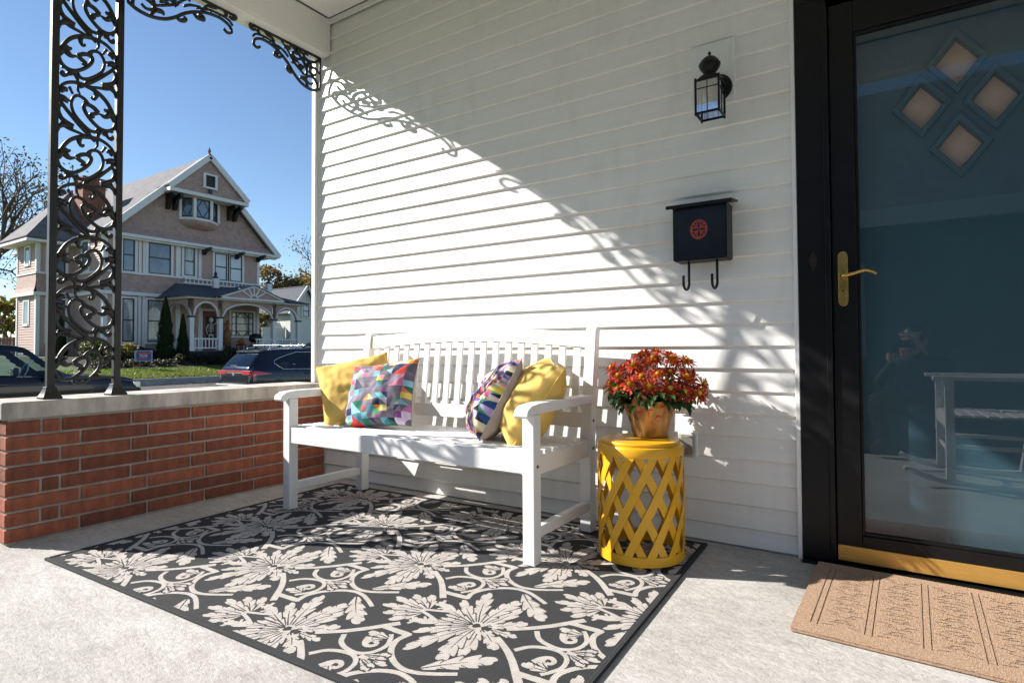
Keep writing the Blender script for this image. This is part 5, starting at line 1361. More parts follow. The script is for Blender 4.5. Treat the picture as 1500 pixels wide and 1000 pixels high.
# ------------------------------------------------------------------ plants and trees
def leaves_mb(blobs, n, size, cols, seed, squash=1.0, shell=.55, droop=0):
    rr = random.Random(seed); b = MB()
    tot = sum(q[3]**3 if len(q) > 3 else 1 for q in blobs)
    for q in blobs:
        cx, cy, cz, R = q[:4]; k = int(n*R**3/tot)+4; dc = rr.uniform(.75, 1.2); tc = rr.random()
        for i in range(k):
            d = Vector((rr.gauss(0, 1), rr.gauss(0, 1), rr.gauss(0, 1))).normalized(); r = R*(rr.uniform(shell**3, 1)**(1/3))
            p = Vector((cx, cy, cz))+Vector((d.x*r, d.y*r, d.z*r*squash))
            if noise.noise(p*(1.6/max(R, .4))*.8+Vector((seed, 0, 0))) < -.18: continue
            u = Vector((rr.gauss(0, 1), rr.gauss(0, 1), rr.gauss(0, .7))).normalized(); v = u.orthogonal().normalized(); s = size*rr.uniform(.6, 1.3)
            c = rr.choice(cols); m_ = dc*rr.uniform(.75, 1.25); b.col = tuple(x*m_ for x in c)
            b.add([p-u*s, p+v*s*.5-u*s*.1, p+u*s, p-v*s*.5-u*s*.1], [(0, 1, 2, 3)])
    return b
M['bark'] = mat('bark', (.085, .065, .05), .95, var=.35, vs=8, bump=1, bs=18, bdist=.04)
def branch_tree(b, tips, p, d, L, r, depth, rr, spread=.55, up=.12, minr=.006):
    n = 5; pts = [p]; dd = d.copy(); q = p.copy()
    for i in range(n):
        dd = (dd+Vector((rr.gauss(0, .10), rr.gauss(0, .10), rr.gauss(0, .06)+up*.2))).normalized(); q = q+dd*L/n; pts.append(q.copy())
    b.tube(pts, [lerp(r, r*.62, i/n) for i in range(n+1)], 6 if r > .05 else 4, caps=False)
    if depth == 0: tips.append((q, dd)); return
    k = rr.choice((2, 3, 3)) 
    for i in range(k):
        a = rr.uniform(0, 2*pi); o = dd.orthogonal().normalized(); o = Matrix.Rotation(a, 3, dd) @ o
        nd_ = (dd+o*spread*rr.uniform(.6, 1.35)+Vector((0, 0, up))).normalized()
        branch_tree(b, tips, q-dd*L*.03, nd_, L*rr.uniform(.62, .86), r*.60, depth-1, rr, spread, up, minr)
    if depth >= 2:
        m_ = pts[3]; o = Matrix.Rotation(rr.uniform(0, 6), 3, dd) @ dd.orthogonal().normalized()
        branch_tree(b, tips, m_, (dd*.5+o*.8).normalized(), L*.6, r*.4, depth-2, rr, spread, up, minr)
def tree(name, label, cat, loc, trunk, L, depth, cols, nleaf, lsize, seed, spread=.55, group=None, per=1.0, lean=(0, 0, 1)):
    rr = random.Random(seed); t = thing(name, label, cat, loc, 0, group); b = MB(); tips = []
    branch_tree(b, tips, Vector((0, 0, -.2)), Vector(lean).normalized(), L, trunk, depth, rr, spread)
    b.build('trunk', M['bark'], t, smooth=True)
    if nleaf:
        lb = MB()
        for q, d in tips:
            if rr.random() > per: continue
            dc = rr.uniform(.7, 1.2)
            for i in range(nleaf):
                p = q+Vector((rr.gauss(0, .5), rr.gauss(0, .5), rr.gauss(0, .4)))*L*.22
                u = Vector((rr.gauss(0, 1), rr.gauss(0, 1), rr.gauss(0, 1))).normalized(); v = u.orthogonal().normalized(); s = lsize*rr.uniform(.6, 1.3)
                c = rr.choice(cols); lb.col = tuple(x*dc*rr.uniform(.8, 1.2) for x in c)
                lb.add([p-u*s, p+v*s*.55, p+u*s, p-v*s*.55], [(0, 1, 2, 3)])
        lb.build('crown', M['leaf'], t, recalc=False)
    return t
def conifer(label, loc, h, r, seed, group):
    t = thing('arborvitae', label, 'evergreen', loc, 0, group); rr = random.Random(seed); b = MB()
    for i in range(int(3800*h/3)):
        s = rr.random()**.8; z = h*s; R = r*(1-s)**.75*(.8+.25*noise.noise((z*2, seed, 0)))*min(1, .55+s*4); a = rr.uniform(0, 2*pi); k = rr.uniform(.72, 1.0)
        R *= 1+.38*noise.noise((math.cos(a)*2, math.sin(a)*2, z*1.7+seed))
        p = Vector((R*k*math.cos(a), R*k*math.sin(a), z)); u = Vector((math.cos(a)*.5, math.sin(a)*.5, 1.2+rr.uniform(-.3, .3))).normalized(); v = Vector((-math.sin(a), math.cos(a), rr.uniform(-.4, .4))); sz = .075*rr.uniform(.6, 1.3)
        g = rr.uniform(.6, 1.25); b.col = (.024*g, .048*g, .018*g)
        b.add([p-u*sz, p+v*sz*.45, p+u*sz*1.2, p-v*sz*.45], [(0, 1, 2, 3)])
    b.build('foliage', M['leaf'], t, recalc=False)
    b = MB(); b.tube([(0, 0, -.1), (0, 0, h*.75)], [.09, .02], 7); b.build('trunk', M['bark'], t, smooth=True)
G_ = 'evergreens in front of the tan house'
conifer('taller dark pointed evergreen beside the far porch', (-25.9, 11.72, .40), 2.95, .62, 3, G_)
conifer('shorter dark evergreen nestled right of the tall pointed one', (-25.6, 12.38, .40), 2.15, .42, 5, G_)
conifer('dark evergreen partly hidden by the left rail of the iron post', (-30.6, 9.15, .5), 2.0, .42, 8, G_)
conifer('slim dark evergreen before the small white house', (-25.0, 20.1, .32), 2.1, .35, 9, G_)
def shrub(label, loc, blobs, n, size, cols, seed, name='shrub'):
    t = thing(name, label, 'shrub', loc, 0, 'shrubs before the tan house'); b = leaves_mb(blobs, n, size, cols, seed, .85, .3); b.build('foliage', M['leaf'], t, recalc=False)
    b = MB(); rr = random.Random(seed)
    for q in blobs:
        for k in range(3): b.tube([(q[0]*.4, q[1]*.6, -.05), (q[0]+rr.uniform(-.2, .2), q[1]+rr.uniform(-.2, .2), q[2])], [.02, .008], 4)
    b.build('stems', M['bark'], t)
dk = [(.020, .030, .012), (.03, .035, .016), (.045, .03, .018)]; gn = [(.06, .10, .02), (.09, .13, .03), (.12, .13, .03)]; yl = [(.28, .19, .04), (.2, .17, .04), (.10, .12, .03)]
shrub('low dark bush in front of the far porch railing', (-24.4, 13.9, .28), [(0, 0, .38, .5), (.1, .6, .36, .48), (0, 1.2, .4, .5), (.1, 1.9, .4, .5), (.1, 2.5, .36, .45)], 5200, .05, dk, 5)
shrub('small dark bush at the foot of the tall evergreen', (-24.2, 12.3, .25), [(0, 0, .22, .36), (.1, .6, .22, .34), (0, -.7, .2, .33)], 2400, .045, dk, 6)
shrub('dark low bush under the first floor windows', (-26.6, 10.9, .42), [(0, 0, .3, .42), (0, -.7, .25, .36), (0, .5, .25, .34)], 2600, .05, dk, 7)
shrub('bright green bush beyond the scrolls of the iron post', (-27.2, 9.2, .45), [(0, 0, .45, .55), (0, .6, .35, .42)], 3000, .06, gn, 8)
shrub('yellowing bush beside the corner of the tan house', (-26.3, 9.75, .40), [(0, 0, .4, .45), (.2, .5, .5, .40)], 2400, .055, yl, 9)
shrub('green bush by the last column of the far porch', (-25.6, 19.9, .34), [(0, 0, .5, .55), (-.4, -.9, .5, .5)], 2600, .06, [(.10, .10, .03), (.06, .08, .02), (.16, .13, .05)], 10)
rr_ = random.Random(77)
shrub('low dark ground cover in the bed left of the tall evergreen', (-23.9, 9.2, .16), [(rr_.uniform(-.3, .3), -1.2+i*.42, .12, .27) for i in range(8)], 4200, .04, dk, 31, 'ground_cover')
shrub('low dark ground cover in the bed right of the small bush', (-23.9, 13.4, .16), [(rr_.uniform(-.3, .3), -.4+i*.42, .12, .27) for i in range(9)], 4600, .04, dk, 32, 'ground_cover')
lc = [(.05, .055, .02), (.10, .06, .03), (.07, .075, .02)]; rc = [(.28, .13, .05), (.22, .10, .05), (.18, .13, .05), (.14, .12, .04)]
GT = 'trees behind the tan house'
tree('autumn_tree', 'tall half bare tree standing left of the tan house', 'tree', (-50, 10.4, .6), .36, 4.7, 5, lc, 9, .11, 11, .62, GT, .75)
tree('autumn_tree', 'yellow and green tree low behind the board fence at the far left', 'tree', (-42, 10.2, .6), .15, 1.25, 4, [(.30, .22, .03), (.16, .16, .03), (.08, .10, .02)], 30, .13, 12, .7, GT)
tree('autumn_tree', 'rusty leaved tree seen over the far porch roof', 'tree', (-46, 32.0, .6), .26, 3.1, 5, [(.16, .12, .045), (.12, .11, .04), (.22, .12, .06), (.08, .075, .03)], 46, .17, 13, .75, GT)
tree('autumn_tree', 'nearly bare tree with orange leaves beside the white corner trim', 'tree', (-48, 36.2, .6), .26, 4.1, 5, rc, 8, .12, 24, .55, GT, .6)
tree('autumn_tree', 'brown leaved tree behind the small white house', 'tree', (-50, 38.4, .6), .25, 2.8, 5, rc, 26, .17, 15, .7, GT, .9)
tree('autumn_tree', 'dense green and brown tree low behind the far porch columns', 'tree', (-39, 25.8, .6), .14, 1.15, 4, [(.10, .10, .03), (.16, .13, .05), (.07, .07, .02)], 36, .12, 16, .8, GT)

# ------------------------------------------------------------------ small white house at the right
M['w_side'] = mat('pale_clapboard', (.62, .62, .57), .7, var=.04)
WH = thing('white_house', 'small white clapboard house behind the far porch', 'house', (-36, 30, .5))
hx, hy0, hy1 = -36.0, 25.95, 28.55; hz, hp = 3.9, 5.85; hc = (hy0+hy1)/2
b = MB(); b.box(hx-9, hx-.03, hy0+.03, hy1-.03, .2, hz); kid(b, 'wall_core', M['w_side'], WH)
b = MB(); claps(b, (hx, hy0), (0, 1), hy1-hy0, .5, hz, (1, 0), .15); claps(b, (hx-9, hy0), (1, 0), 9, .5, hz, (0, -1), .15)
z = hz
while z < hp-.2:
    f = (z-hz)/(hp-hz); ya, yb_ = lerp(hy0, hc, f), lerp(hy1, hc, f); b.box(hx-.1, hx+.02, ya, yb_, z, z+.145); z += .15
o = kid(b, 'clapboards', M['w_side'], WH); o['kind'] = 'stuff'
b = MB(); slab(b, [(hx+.4, hc, hp+.12), (hx-9.3, hc, hp+.12), (hx-9.3, hy0-.4, hz-.22), (hx+.4, hy0-.4, hz-.22)]); slab(b, [(hx+.4, hc+.001, hp+.12), (hx-9.3, hc+.001, hp+.12), (hx-9.3, hy1+.4, hz-.22), (hx+.4, hy1+.4, hz-.22)]); kid(b, 'roof', M['p_roof'], WH)
b = MB()
for (ye, sg) in ((hy0-.4, -1), (hy1+.4, 1)):
    e = Vector((hx+.42, ye, hz-.30)); a = Vector((hx+.42, hc, hp+.03)); d = (e-a).normalized(); b.bar(a, e, .08, .22, up=(0, -d.z*sg, d.y*sg))
kid(b, 'rake_board', M['h_trim'], WH)
win(hc-.25, hc+.35, 3.5, 4.4, x=hx+.03, pane='h_blind', par=WH)
wing_b = MB(); claps(wing_b, (hx-.6, 23.9), (0, 1), 2.0, .5, 2.6, (1, 0), .15); o = kid(wing_b, 'clapboards', M['w_side'], WH); o['kind'] = 'stuff'
# board fence at the far left
M['fence'] = mat('grey_fence_wood', (.17, .14, .11), .9, var=.25, vs=3, rnd=.15)
t = thing('board_fence', 'weathered grey board fence at the far left beyond the pickup', 'fence', (-37, 7.2, .62))
b = MB(); b.box(-.015, .015, 0, .14, 0, 1.0); me = b.mesh('board', M['fence'])
for i in range(36): inst(me, 'board', t, (rng.uniform(-.01, .01), i*.15-1.2, 0), (0, 0, 0), (1, 1, rng.uniform(.97, 1.03)))
for z in (.25, .8): b = MB(); b.box(-.06, -.02, -1.2, 4.2, z, z+.08); b.build('rail', M['fence'], t)

# ------------------------------------------------------------------ cars
M['car_navy'] = mat('dark_navy_car_paint', (.004, .007, .018), .2, coat=.5, spec=.3); M['car_black'] = mat('black_blue_truck_paint', (.003, .004, .010), .25, coat=.35, spec=.3)
M['car_glass'] = mat('tinted_car_glass', (.006, .009, .014), .05, spec=.4); M['tyre'] = mat('tyre_rubber', (.012, .012, .012), .85); M['rim'] = mat('alloy_rim', (.35, .35, .36), .3, metal=.9)
M['chrome'] = mat('bright_trim', (.62, .64, .68), .18, metal=.9); M['lamp_red'] = mat('tail_lamp_red', (.42, .012, .018), .12, coat=1.0); M['plastic'] = mat('dark_grey_plastic', (.045, .047, .052), .5); M['plate'] = mat('number_plate', (.62, .62, .64), .4); M['plate_blue'] = mat('plate_blue', (.05, .16, .45), .4)
M['car_glass_clear'] = mat_glass('clear_car_glass', ior=1.5, extra=1.3, trans=(.70, .80, .86)); M['car_glass_dark'] = mat_glass('dark_car_glass', ior=1.5, extra=1.3, trans=(.22, .25, .30)); M['seat_dark'] = mat('car_interior', (.03, .032, .035), .8); M['wheel_pale'] = mat('pale_steering_wheel', (.45, .46, .46), .5)
class Car:
    """surface S(s, v): s along the length, v from the floor's middle (0) over the flank to the roof's middle (1)"""
    def __init__(c, stations): c.st = stations
    def ring(c, s):
        K = [q[0] for q in c.st]; i = max(0, min(len(K)-2, sum(1 for k in K if k <= s)-1)); t = (s-K[i])/(K[i+1]-K[i])
        def v(j):
            p1, p2 = c.st[i][j], c.st[i+1][j]; p0 = c.st[max(i-1, 0)][j]; p3 = c.st[min(i+2, len(K)-1)][j]
            m1 = (p2-p0)*.5 if i > 0 else p2-p1; m2 = (p3-p1)*.5 if i+2 < len(K) else p2-p1
            if abs(K[i+1]-K[max(i-1, 0)]) > 0 and i > 0: m1 = (p2-p0)*(K[i+1]-K[i])/(K[i+1]-K[i-1])
            if i+2 < len(K): m2 = (p3-p1)*(K[i+1]-K[i])/(K[i+2]-K[i])
            return (2*t**3-3*t*t+1)*p1+(t**3-2*t*t+t)*m1+(-2*t**3+3*t*t)*p2+(t**3-t*t)*m2
        w_, zb, zbelt, zr, wr = [v(j) for j in range(1, 6)]
        hb = zbelt-zb
        return [(0, zb), (w_*.80, zb), (w_*.95, zb+.05), (w_*.985, zb+hb*.30), (w_, zb+hb*.58), (w_*.985, zb+hb*.80), (w_*.945, zbelt), (lerp(w_*.94, wr, .5), lerp(zbelt, zr-.06, .5)), (wr, zr-.055), (wr*.90, zr-.012), (wr*.5, zr), (0, zr+.008)]
    def S(c, s, v):
        R = c.ring(s); n = len(R)-1; x = v*n; i = min(n-1, int(x)); t = x-i
        p1, p2 = Vector(R[i]), Vector(R[i+1]); p0 = Vector(R[i-1]) if i else p1; p3 = Vector(R[i+2]) if i+2 <= n else p2
        q = .5*((2*p1)+(p2-p0)*t+(2*p0-5*p1+4*p2-p3)*t*t+(3*p1-p0-3*p2+p3)*t**3)
        if i in (6, 7): q = p1.lerp(p2, t)
        return Vector((q.x, s, q.y))
    def N(c, s, v):
        e = 1e-3; a = c.S(min(s+e, c.st[-1][0]), v)-c.S(max(s-e, 0), v); b_ = c.S(s, min(1, v+e))-c.S(s, max(0, v-e)); n = a.cross(b_)
        if n.length == 0: return Vector((0, 0, 1))
        n.normalize(); return n if (n.x >= -1e-4 and (n.x > .02 or n.z > 0)) else -n
    def body(c, m, par, ns=150, holes=()):
        b = MB(); L0, L1 = c.st[0][0], c.st[-1][0]; nv = 88
        for i in range(ns+1):
            s = lerp(L0, L1, i/ns)
            row = [c.S(s, j/nv) for j in range(nv+1)]; full = row+[Vector((-p.x, p.y, p.z)) for p in row[-2:0:-1]]
            b.v += [tuple(p) for p in full]
        k = nv*2
        for i in range(ns):
            for j in range(k):
                sm = lerp(L0, L1, (i+.5)/ns); vm = (j+.5)/nv if j < nv else 2-(j+.5)/nv
                if any(h0 < sm < h1 and fn((sm-h0)/(h1-h0))[0] < vm < fn((sm-h0)/(h1-h0))[1] for h0, h1, fn in holes): continue
                b.f.append((i*k+j, i*k+(j+1) % k, (i+1)*k+(j+1) % k, (i+1)*k+j)); b.m.append(0); b.c.append((1, 1, 1))
        b.f.append(tuple(range(k))); b.f.append(tuple(ns*k+j for j in range(k))); b.m += [0, 0]; b.c += [(1, 1, 1)]*2
        return b.build('body', m, par, auto=50)
    def patch(c, name, m, par, s0, s1, v0, v1, side=1, off=.005, n=14, shape=None, mirror=False):
        b = MB(); 
        for i in range(n+1):
            for j in range(n+1):
                s = lerp(s0, s1, i/n); f = j/n; lo, hi = (v0, v1) if shape is None else shape(i/n)
                v = lerp(lo, hi, f); p = c.S(s, v)+c.N(s, v)*off; b.v.append((p.x*side, p.y, p.z))
        for i in range(n):
            for j in range(n):
                k = i*(n+1)+j; q = (k, k+1, k+n+2, k+n+1); b.f.append(q if side < 0 else q[::-1]); b.m.append(0); b.c.append((1, 1, 1))
        return b.build(name, m, par, smooth=True, recalc=False)
def wheel(par, x, y, r, sgn):
    b = MB(); b.lathe([(r*.62, -.11), (r*.93, -.11), (r, -.08), (r, .08), (r*.93, .11), (r*.62, .11), (r*.62, -.11)], 32, capb=False, capt=False); vs = b.v
    b.v = [(x+p[2], y+p[0], r+p[1]) for p in vs]; w_ = b.build('wheel', M['tyre'], par, auto=40)
    b = MB(); b.lathe([(r*.62, .0), (r*.62, .07), (r*.56, .085), (r*.50, .05), (r*.14, .06), (.01, .07)], 24, capb=False); b.v = [(x+sgn*p[2], y+p[0], r+p[1]) for p in b.v]; b.build('rim', M['rim'], w_, auto=40)
    for k in range(5):
        a = 2*pi*k/5; b = MB(); b.bar((x+sgn*.075, y+r*.12*math.cos(a), r+r*.12*math.sin(a)), (x+sgn*.085, y+r*.55*math.cos(a), r+r*.55*math.sin(a)), .07, .03); b.build('spoke', M['rim'], w_)
# --- SUV  (s, half width, bottom, belt, roof, roof half width)
suv = thing('parked_suv', 'dark navy SUV parked with its red tail lamps towards the porch', 'car', (-12.93, 7.30, -.79), group='cars parked along the near kerb')
cs = Car([(0, .80, .40, .90, 1.03, .68), (.05, .855, .33, 1.03, 1.13, .70), (.30, .905, .27, 1.05, 1.42, .64), (.55, .92, .24, 1.045, 1.60, .615), (.95, .925, .22, 1.045, 1.655, .62), (1.8, .925, .21, 1.03, 1.675, .635), (2.5, .925, .21, 1.01, 1.64, .63), (3.0, .92, .21, .99, 1.42, .62), (3.4, .915, .22, .97, 1.06, .66), (4.1, .89, .24, .88, .95, .60), (4.4, .82, .30, .74, .80, .52), (4.48, .70, .40, .60, .64, .45)])
V = lambda k: k/11
def shp(i0, lo0, hi0): return lambda f: (lerp(lo0, V(6.10), min(1, f*9)), lerp(lo0+.012, V(7.72)+.004*f, min(1, f*2.4)**.7))
bd = cs.body(M['car_navy'], suv, holes=[(.82, 2.73, shp(0, V(6.75), 0)), (.06, .42, lambda f: (V(8.7), 1.1)), (2.66, 3.26, lambda f: (V(8.6), 1.1))])
cs.patch('side_window', M['car_glass_dark'], suv, .80, 2.75, 0, 0, 1, shape=shp(0, V(6.75), 0), n=24)
cs.patch('side_window', M['car_glass_dark'], suv, .80, 2.75, 0, 0, -1, shape=shp(0, V(6.75), 0), n=24)
b = MB(); ed = []
f_ = shp(0, V(6.75), 0)
for i in range(25): s = lerp(.78, 2.77, i/24); ed.append(cs.S(s, f_(i/24)[0]-.006)+cs.N(s, f_(i/24)[0])*.006)
up = []
for i in range(25): s = lerp(.78, 2.77, i/24); up.append(cs.S(s, f_(i/24)[1]+.005)+cs.N(s, f_(i/24)[1])*.006)
b.tube(ed[::-1]+up, .011, 5); b.build('window_trim', M['chrome'], suv, smooth=True)
for s_ in (1, -1): cs.patch('rear_window', M['car_glass_dark'], suv, .006, .43, V(8.6), V(11), s_, off=.006)
cs.patch('windscreen', M['car_glass_dark'], suv, 2.62, 3.30, V(8.5), V(11), 1); cs.patch('windscreen', M['car_glass_dark'], suv, 2.62, 3.30, V(8.5), V(11), -1)
for s_ in (1, -1):
    cs.patch('tail_lamp', M['lamp_red'], suv, .004, .62, 0, 0, s_, off=.008, shape=lambda f: (lerp(V(4.85), V(5.35), f), lerp(V(5.9), V(5.42), f)))
def bx(name, x0, x1, y0, y1, z0, z1, m, par=suv, bev=.006): 
    b = MB(); b.box(x0, x1, y0, y1, z0, z1); return b.build(name, m, par, bevel=bev)
for yy in (.95, 1.95):
    for s_ in (1, -1): bx('seat', s_*.40-.25, s_*.40+.25, yy, yy+.14, .60, 1.22, M['seat_dark'], bev=.05)
bx('dashboard', -.80, .80, 2.95, 3.2, .70, .98, M['seat_dark'], bev=.05)
bx('lamp_bar', -.42, .42, -.028, .02, .985, 1.04, M['lamp_red'])
bx('tail_lamp', .40, .79, -.030, .02, .91, 1.04, M['lamp_red'], bev=.02); bx('tail_lamp', -.79, -.40, -.030, .02, .91, 1.04, M['lamp_red'], bev=.02)
bx('tailgate', -.66, .66, -.022, .02, .66, .98, M['car_navy'], bev=.02); bx('rear_bumper', -.84, .84, -.10, .06, .38, .65, M['plastic'], bev=.05)
bx('bumper_lip', -.80, .80, -.115, .03, .33, .385, M['plastic'], bev=.02)
pl = bx('number_plate', -.17, .15, -.125, -.10, .49, .63, M['plate'], bev=.003); bx('plate_band', -.165, -.10, -.1265, -.1252, .495, .625, M['plate_blue'], pl, 0)
b = MB(); b.tube([(-.0, -.034, .93), (0, -.020, .93)], .055, 20); b.build('badge', M['chrome'], suv)
bx('wiper', -.30, .05, .055, .075, 1.16, 1.175, M['h_black'])
b = MB(); b.prism([(.40, 1.585), (.66, 1.655), (.66, 1.62), (.44, 1.545)], lambda y, z: (-.58, y, z), lambda y, z: (.58, y, z)); b.build('spoiler', M['car_navy'], suv, bevel=.012)
for s_ in (1, -1):
    b = MB(); b.tube(cr([(s_*.565, .75, 1.645), (s_*.57, .85, 1.70), (s_*.58, 1.8, 1.725), (s_*.58, 2.4, 1.70), (s_*.58, 2.5, 1.65)], 5), .016, 6); b.build('roof_rail', M['chrome'], suv, smooth=True)
for yy in (1.05, 1.95):
    b = MB(); b.box(-.66, .66, yy-.03, yy+.03, 1.765, 1.785); cb = b.build('cross_bar', M['chrome'], suv, bevel=.008)
    for s_ in (1, -1): b = MB(); b.box(s_*.58-.03, s_*.58+.03, yy-.05, yy+.05, 1.69, 1.765); b.build('bar_foot', M['plastic'], cb, bevel=.01)
bx('door_handle', .918, .945, 1.75, 1.95, .90, .93, M['car_navy'])
bx('mirror', .90, 1.08, 2.75, 2.87, 1.02, 1.16, M['car_navy'], bev=.03); bx('mirror', -1.08, -.90, 2.75, 2.87, 1.02, 1.16, M['car_navy'], bev=.03)
for yy in (.84, 3.52):
    for s_ in (1, -1):
        wheel(suv, s_*.81, yy, .345, s_)
        b = MB(); b.tube([(s_*.905, yy+.40*math.cos(a), .345+.40*math.sin(a)) for a in [pi*i/14 for i in range(15)]], .035, 6); b.build('wheel_arch', M['plastic'], suv, smooth=True)
# --- pickup: nose towards +y
pk = thing('parked_pickup', 'black pickup truck parked behind the iron post, nose to the right', 'car', (-12.98, -.95, -.81), group='cars parked along the near kerb')
cp = Car([(0, .88, .55, 1.02, 1.05, .82), (.1, .92, .48, 1.06, 1.08, .86), (1.55, .93, .42, 1.06, 1.10, .86), (1.72, .93, .42, 1.07, 1.55, .72), (1.88, .93, .42, 1.07, 1.72, .66), (2.4, .93, .40, 1.07, 1.775, .66), (3.10, .93, .40, 1.06, 1.74, .65), (3.45, .925, .40, 1.055, 1.48, .66), (3.88, .92, .42, 1.04, 1.15, .74), (4.6, .90, .44, 1.0, 1.08, .72), (5.25, .85, .50, .88, .98, .66), (5.42, .74, .56, .74, .82, .58)])
dw_ = lambda f: (V(6.15), lerp(V(7.80), V(7.2), max(0, f-.45)/.55))
cp.body(M['car_black'], pk, holes=[(1.88, 2.48, lambda f: (V(6.2), V(7.7))), (2.60, 3.50, dw_), (3.18, 3.78, lambda f: (V(8.7), 1.1)), (1.60, 1.72, lambda f: (V(8.7), 1.1))])
for s_ in (1, -1):
    cp.patch('rear_side_window', M['car_glass_clear'], pk, 1.86, 2.5, 0, 0, s_, shape=lambda f: (V(6.15), V(7.75)))
    cp.patch('door_window', M['car_glass_clear'], pk, 2.58, 3.52, 0, 0, s_, shape=lambda f: (V(6.15), lerp(V(7.80), V(7.2), max(0, f-.45)/.55)))
    cp.patch('windscreen', M['car_glass_clear'], pk, 3.16, 3.80, V(8.6), V(11), s_)
def bp_(name, x0, x1, y0, y1, z0, z1, m, bev=.01): 
    b = MB(); b.box(x0, x1, y0, y1, z0, z1); return b.build(name, m, pk, bevel=bev)
for s_ in (1, -1):
    bp_('seat', s_*.40-.24, s_*.40+.24, 2.30, 2.44, .75, 1.35, M['seat_dark'], .05); bp_('seat', s_*.40-.24, s_*.40+.24, 2.44, 2.95, .70, .84, M['seat_dark'], .05)
bp_('dashboard', -.84, .84, 3.42, 3.75, .80, 1.06, M['seat_dark'], .05)
bp_('headlamp', .60, .835, 5.20, 5.36, .76, .90, M['chrome']); bp_('headlamp', -.835, -.60, 5.20, 5.36, .76, .90, M['chrome'])
bp_('front_bumper', -.86, .86, 5.22, 5.50, .44, .64, M['plastic'], .04); bp_('grille', -.56, .56, 5.38, 5.46, .66, .80, M['h_black'])
bp_('mirror', .94, 1.14, 3.42, 3.54, 1.06, 1.26, M['car_black'], .03); bp_('mirror', -1.14, -.94, 3.42, 3.54, 1.06, 1.26, M['car_black'], .03)
bp_('door_handle', .932, .955, 2.62, 2.80, .94, .97, M['car_black'])
bp_('rear_bumper', -.86, .86, -.15, .06, .45, .62, M['chrome'], .03); bp_('tail_lamp', .72, .90, -.03, .03, .75, 1.02, M['lamp_red']); bp_('tail_lamp', -.90, -.72, -.03, .03, .75, 1.02, M['lamp_red'])
b = MB(); b.tube([(.45+.0, 3.62+.05*math.sin(a), 1.22+.17*math.sin(a)*.9+.0) if False else (.36+.18*math.cos(a), 3.22+.06*math.sin(a), 1.20+.17*math.sin(a)) for a in [2*pi*i/20 for i in range(21)]], .014, 6); b.build('steering_wheel', M['wheel_pale'], pk, smooth=True)
for yy in (1.0, 4.52):
    for s_ in (1, -1):
        wheel(pk, s_*.80, yy, .37, s_)
        b = MB(); b.tube([(s_*.90, yy+.43*math.cos(a), .37+.43*math.sin(a)) for a in [pi*i/14 for i in range(15)]], .03, 6); b.build('wheel_arch', M['plastic'], pk, smooth=True)
# ================================================================== behind the camera, seen in the storm door's glass
M['n_side'] = mat('slate_blue_siding', (.12, .17, .22), .7, var=.05)
M['n_roof'] = mat('neighbour_roof', (.14, .16, .17), .9, var=.25, vs=6, bump=.8, bs=20, bdist=.03)
NH = thing('neighbour_house', 'slate blue house next door with a low grey roof, mirrored in the storm door', 'house', (4, -8, -.7))
b = MB(); b.box(-4, 13, -14, -8.02, -.8, 2.9); kid(b, 'wall_core', M['n_side'], NH)
b = MB(); claps(b, (-4, -8), (1, 0), 17, -.7, 2.9, (0, 1), .15); o = kid(b, 'clapboards', M['n_side'], NH); o['kind'] = 'stuff'
b = MB(); slab(b, [(-4.6, -7.4, 2.75), (13.6, -7.4, 2.75), (13.6, -11, 5.85), (-4.6, -11, 5.85)]); slab(b, [(-4.6, -14.6, 2.75), (13.6, -14.6, 2.75), (13.6, -11.001, 5.85), (-4.6, -11.001, 5.85)]); kid(b, 'roof', M['n_roof'], NH)
b = MB(); b.box(-4.6, 13.6, -7.42, -7.28, 2.55, 2.80); kid(b, 'gutter', M['h_trim'], NH)
b = MB(); x0, x1, z0, z1 = 1.75, 2.72, .75, 2.0; y = -7.97
b.box(x0-.12, x0, y, y+.06, z0-.1, z1+.12); b.box(x1, x1+.12, y, y+.06, z0-.1, z1+.12); b.box(x0, x1, y, y+.06, z1, z1+.12); b.box(x0, x1, y, y+.08, z0-.1, z0); w_ = kid(b, 'window', M['h_trim'], NH)
b = MB(); b.box(x0, x1, y, y+.03, z0, z1); b.build('pane', M['h_pane'], w_)
b = MB(); b.box(x0, x1, y+.0305, y+.05, 1.35, 1.40); b.box((x0+x1)/2-.02, (x0+x1)/2+.02, y+.0305, y+.049, z0, z1); b.build('glazing_bar', M['h_trim'], w_)

# white rocking chair on the porch to the right of the camera
rc_ = thing('rocking_chair', 'white wooden rocking chair mirrored at the right of the storm door', 'rocking chair', (3.68, -2.0, 0), math.radians(88))
def rk(pts, r, name): 
    b = MB(); b.tube(pts, r, 8); return b.build(name, M['bench'], rc_, smooth=True)
def rb(x0, x1, y0, y1, z0, z1, name): 
    b = MB(); b.box(x0, x1, y0, y1, z0, z1); return b.build(name, M['bench'], rc_, bevel=.004)
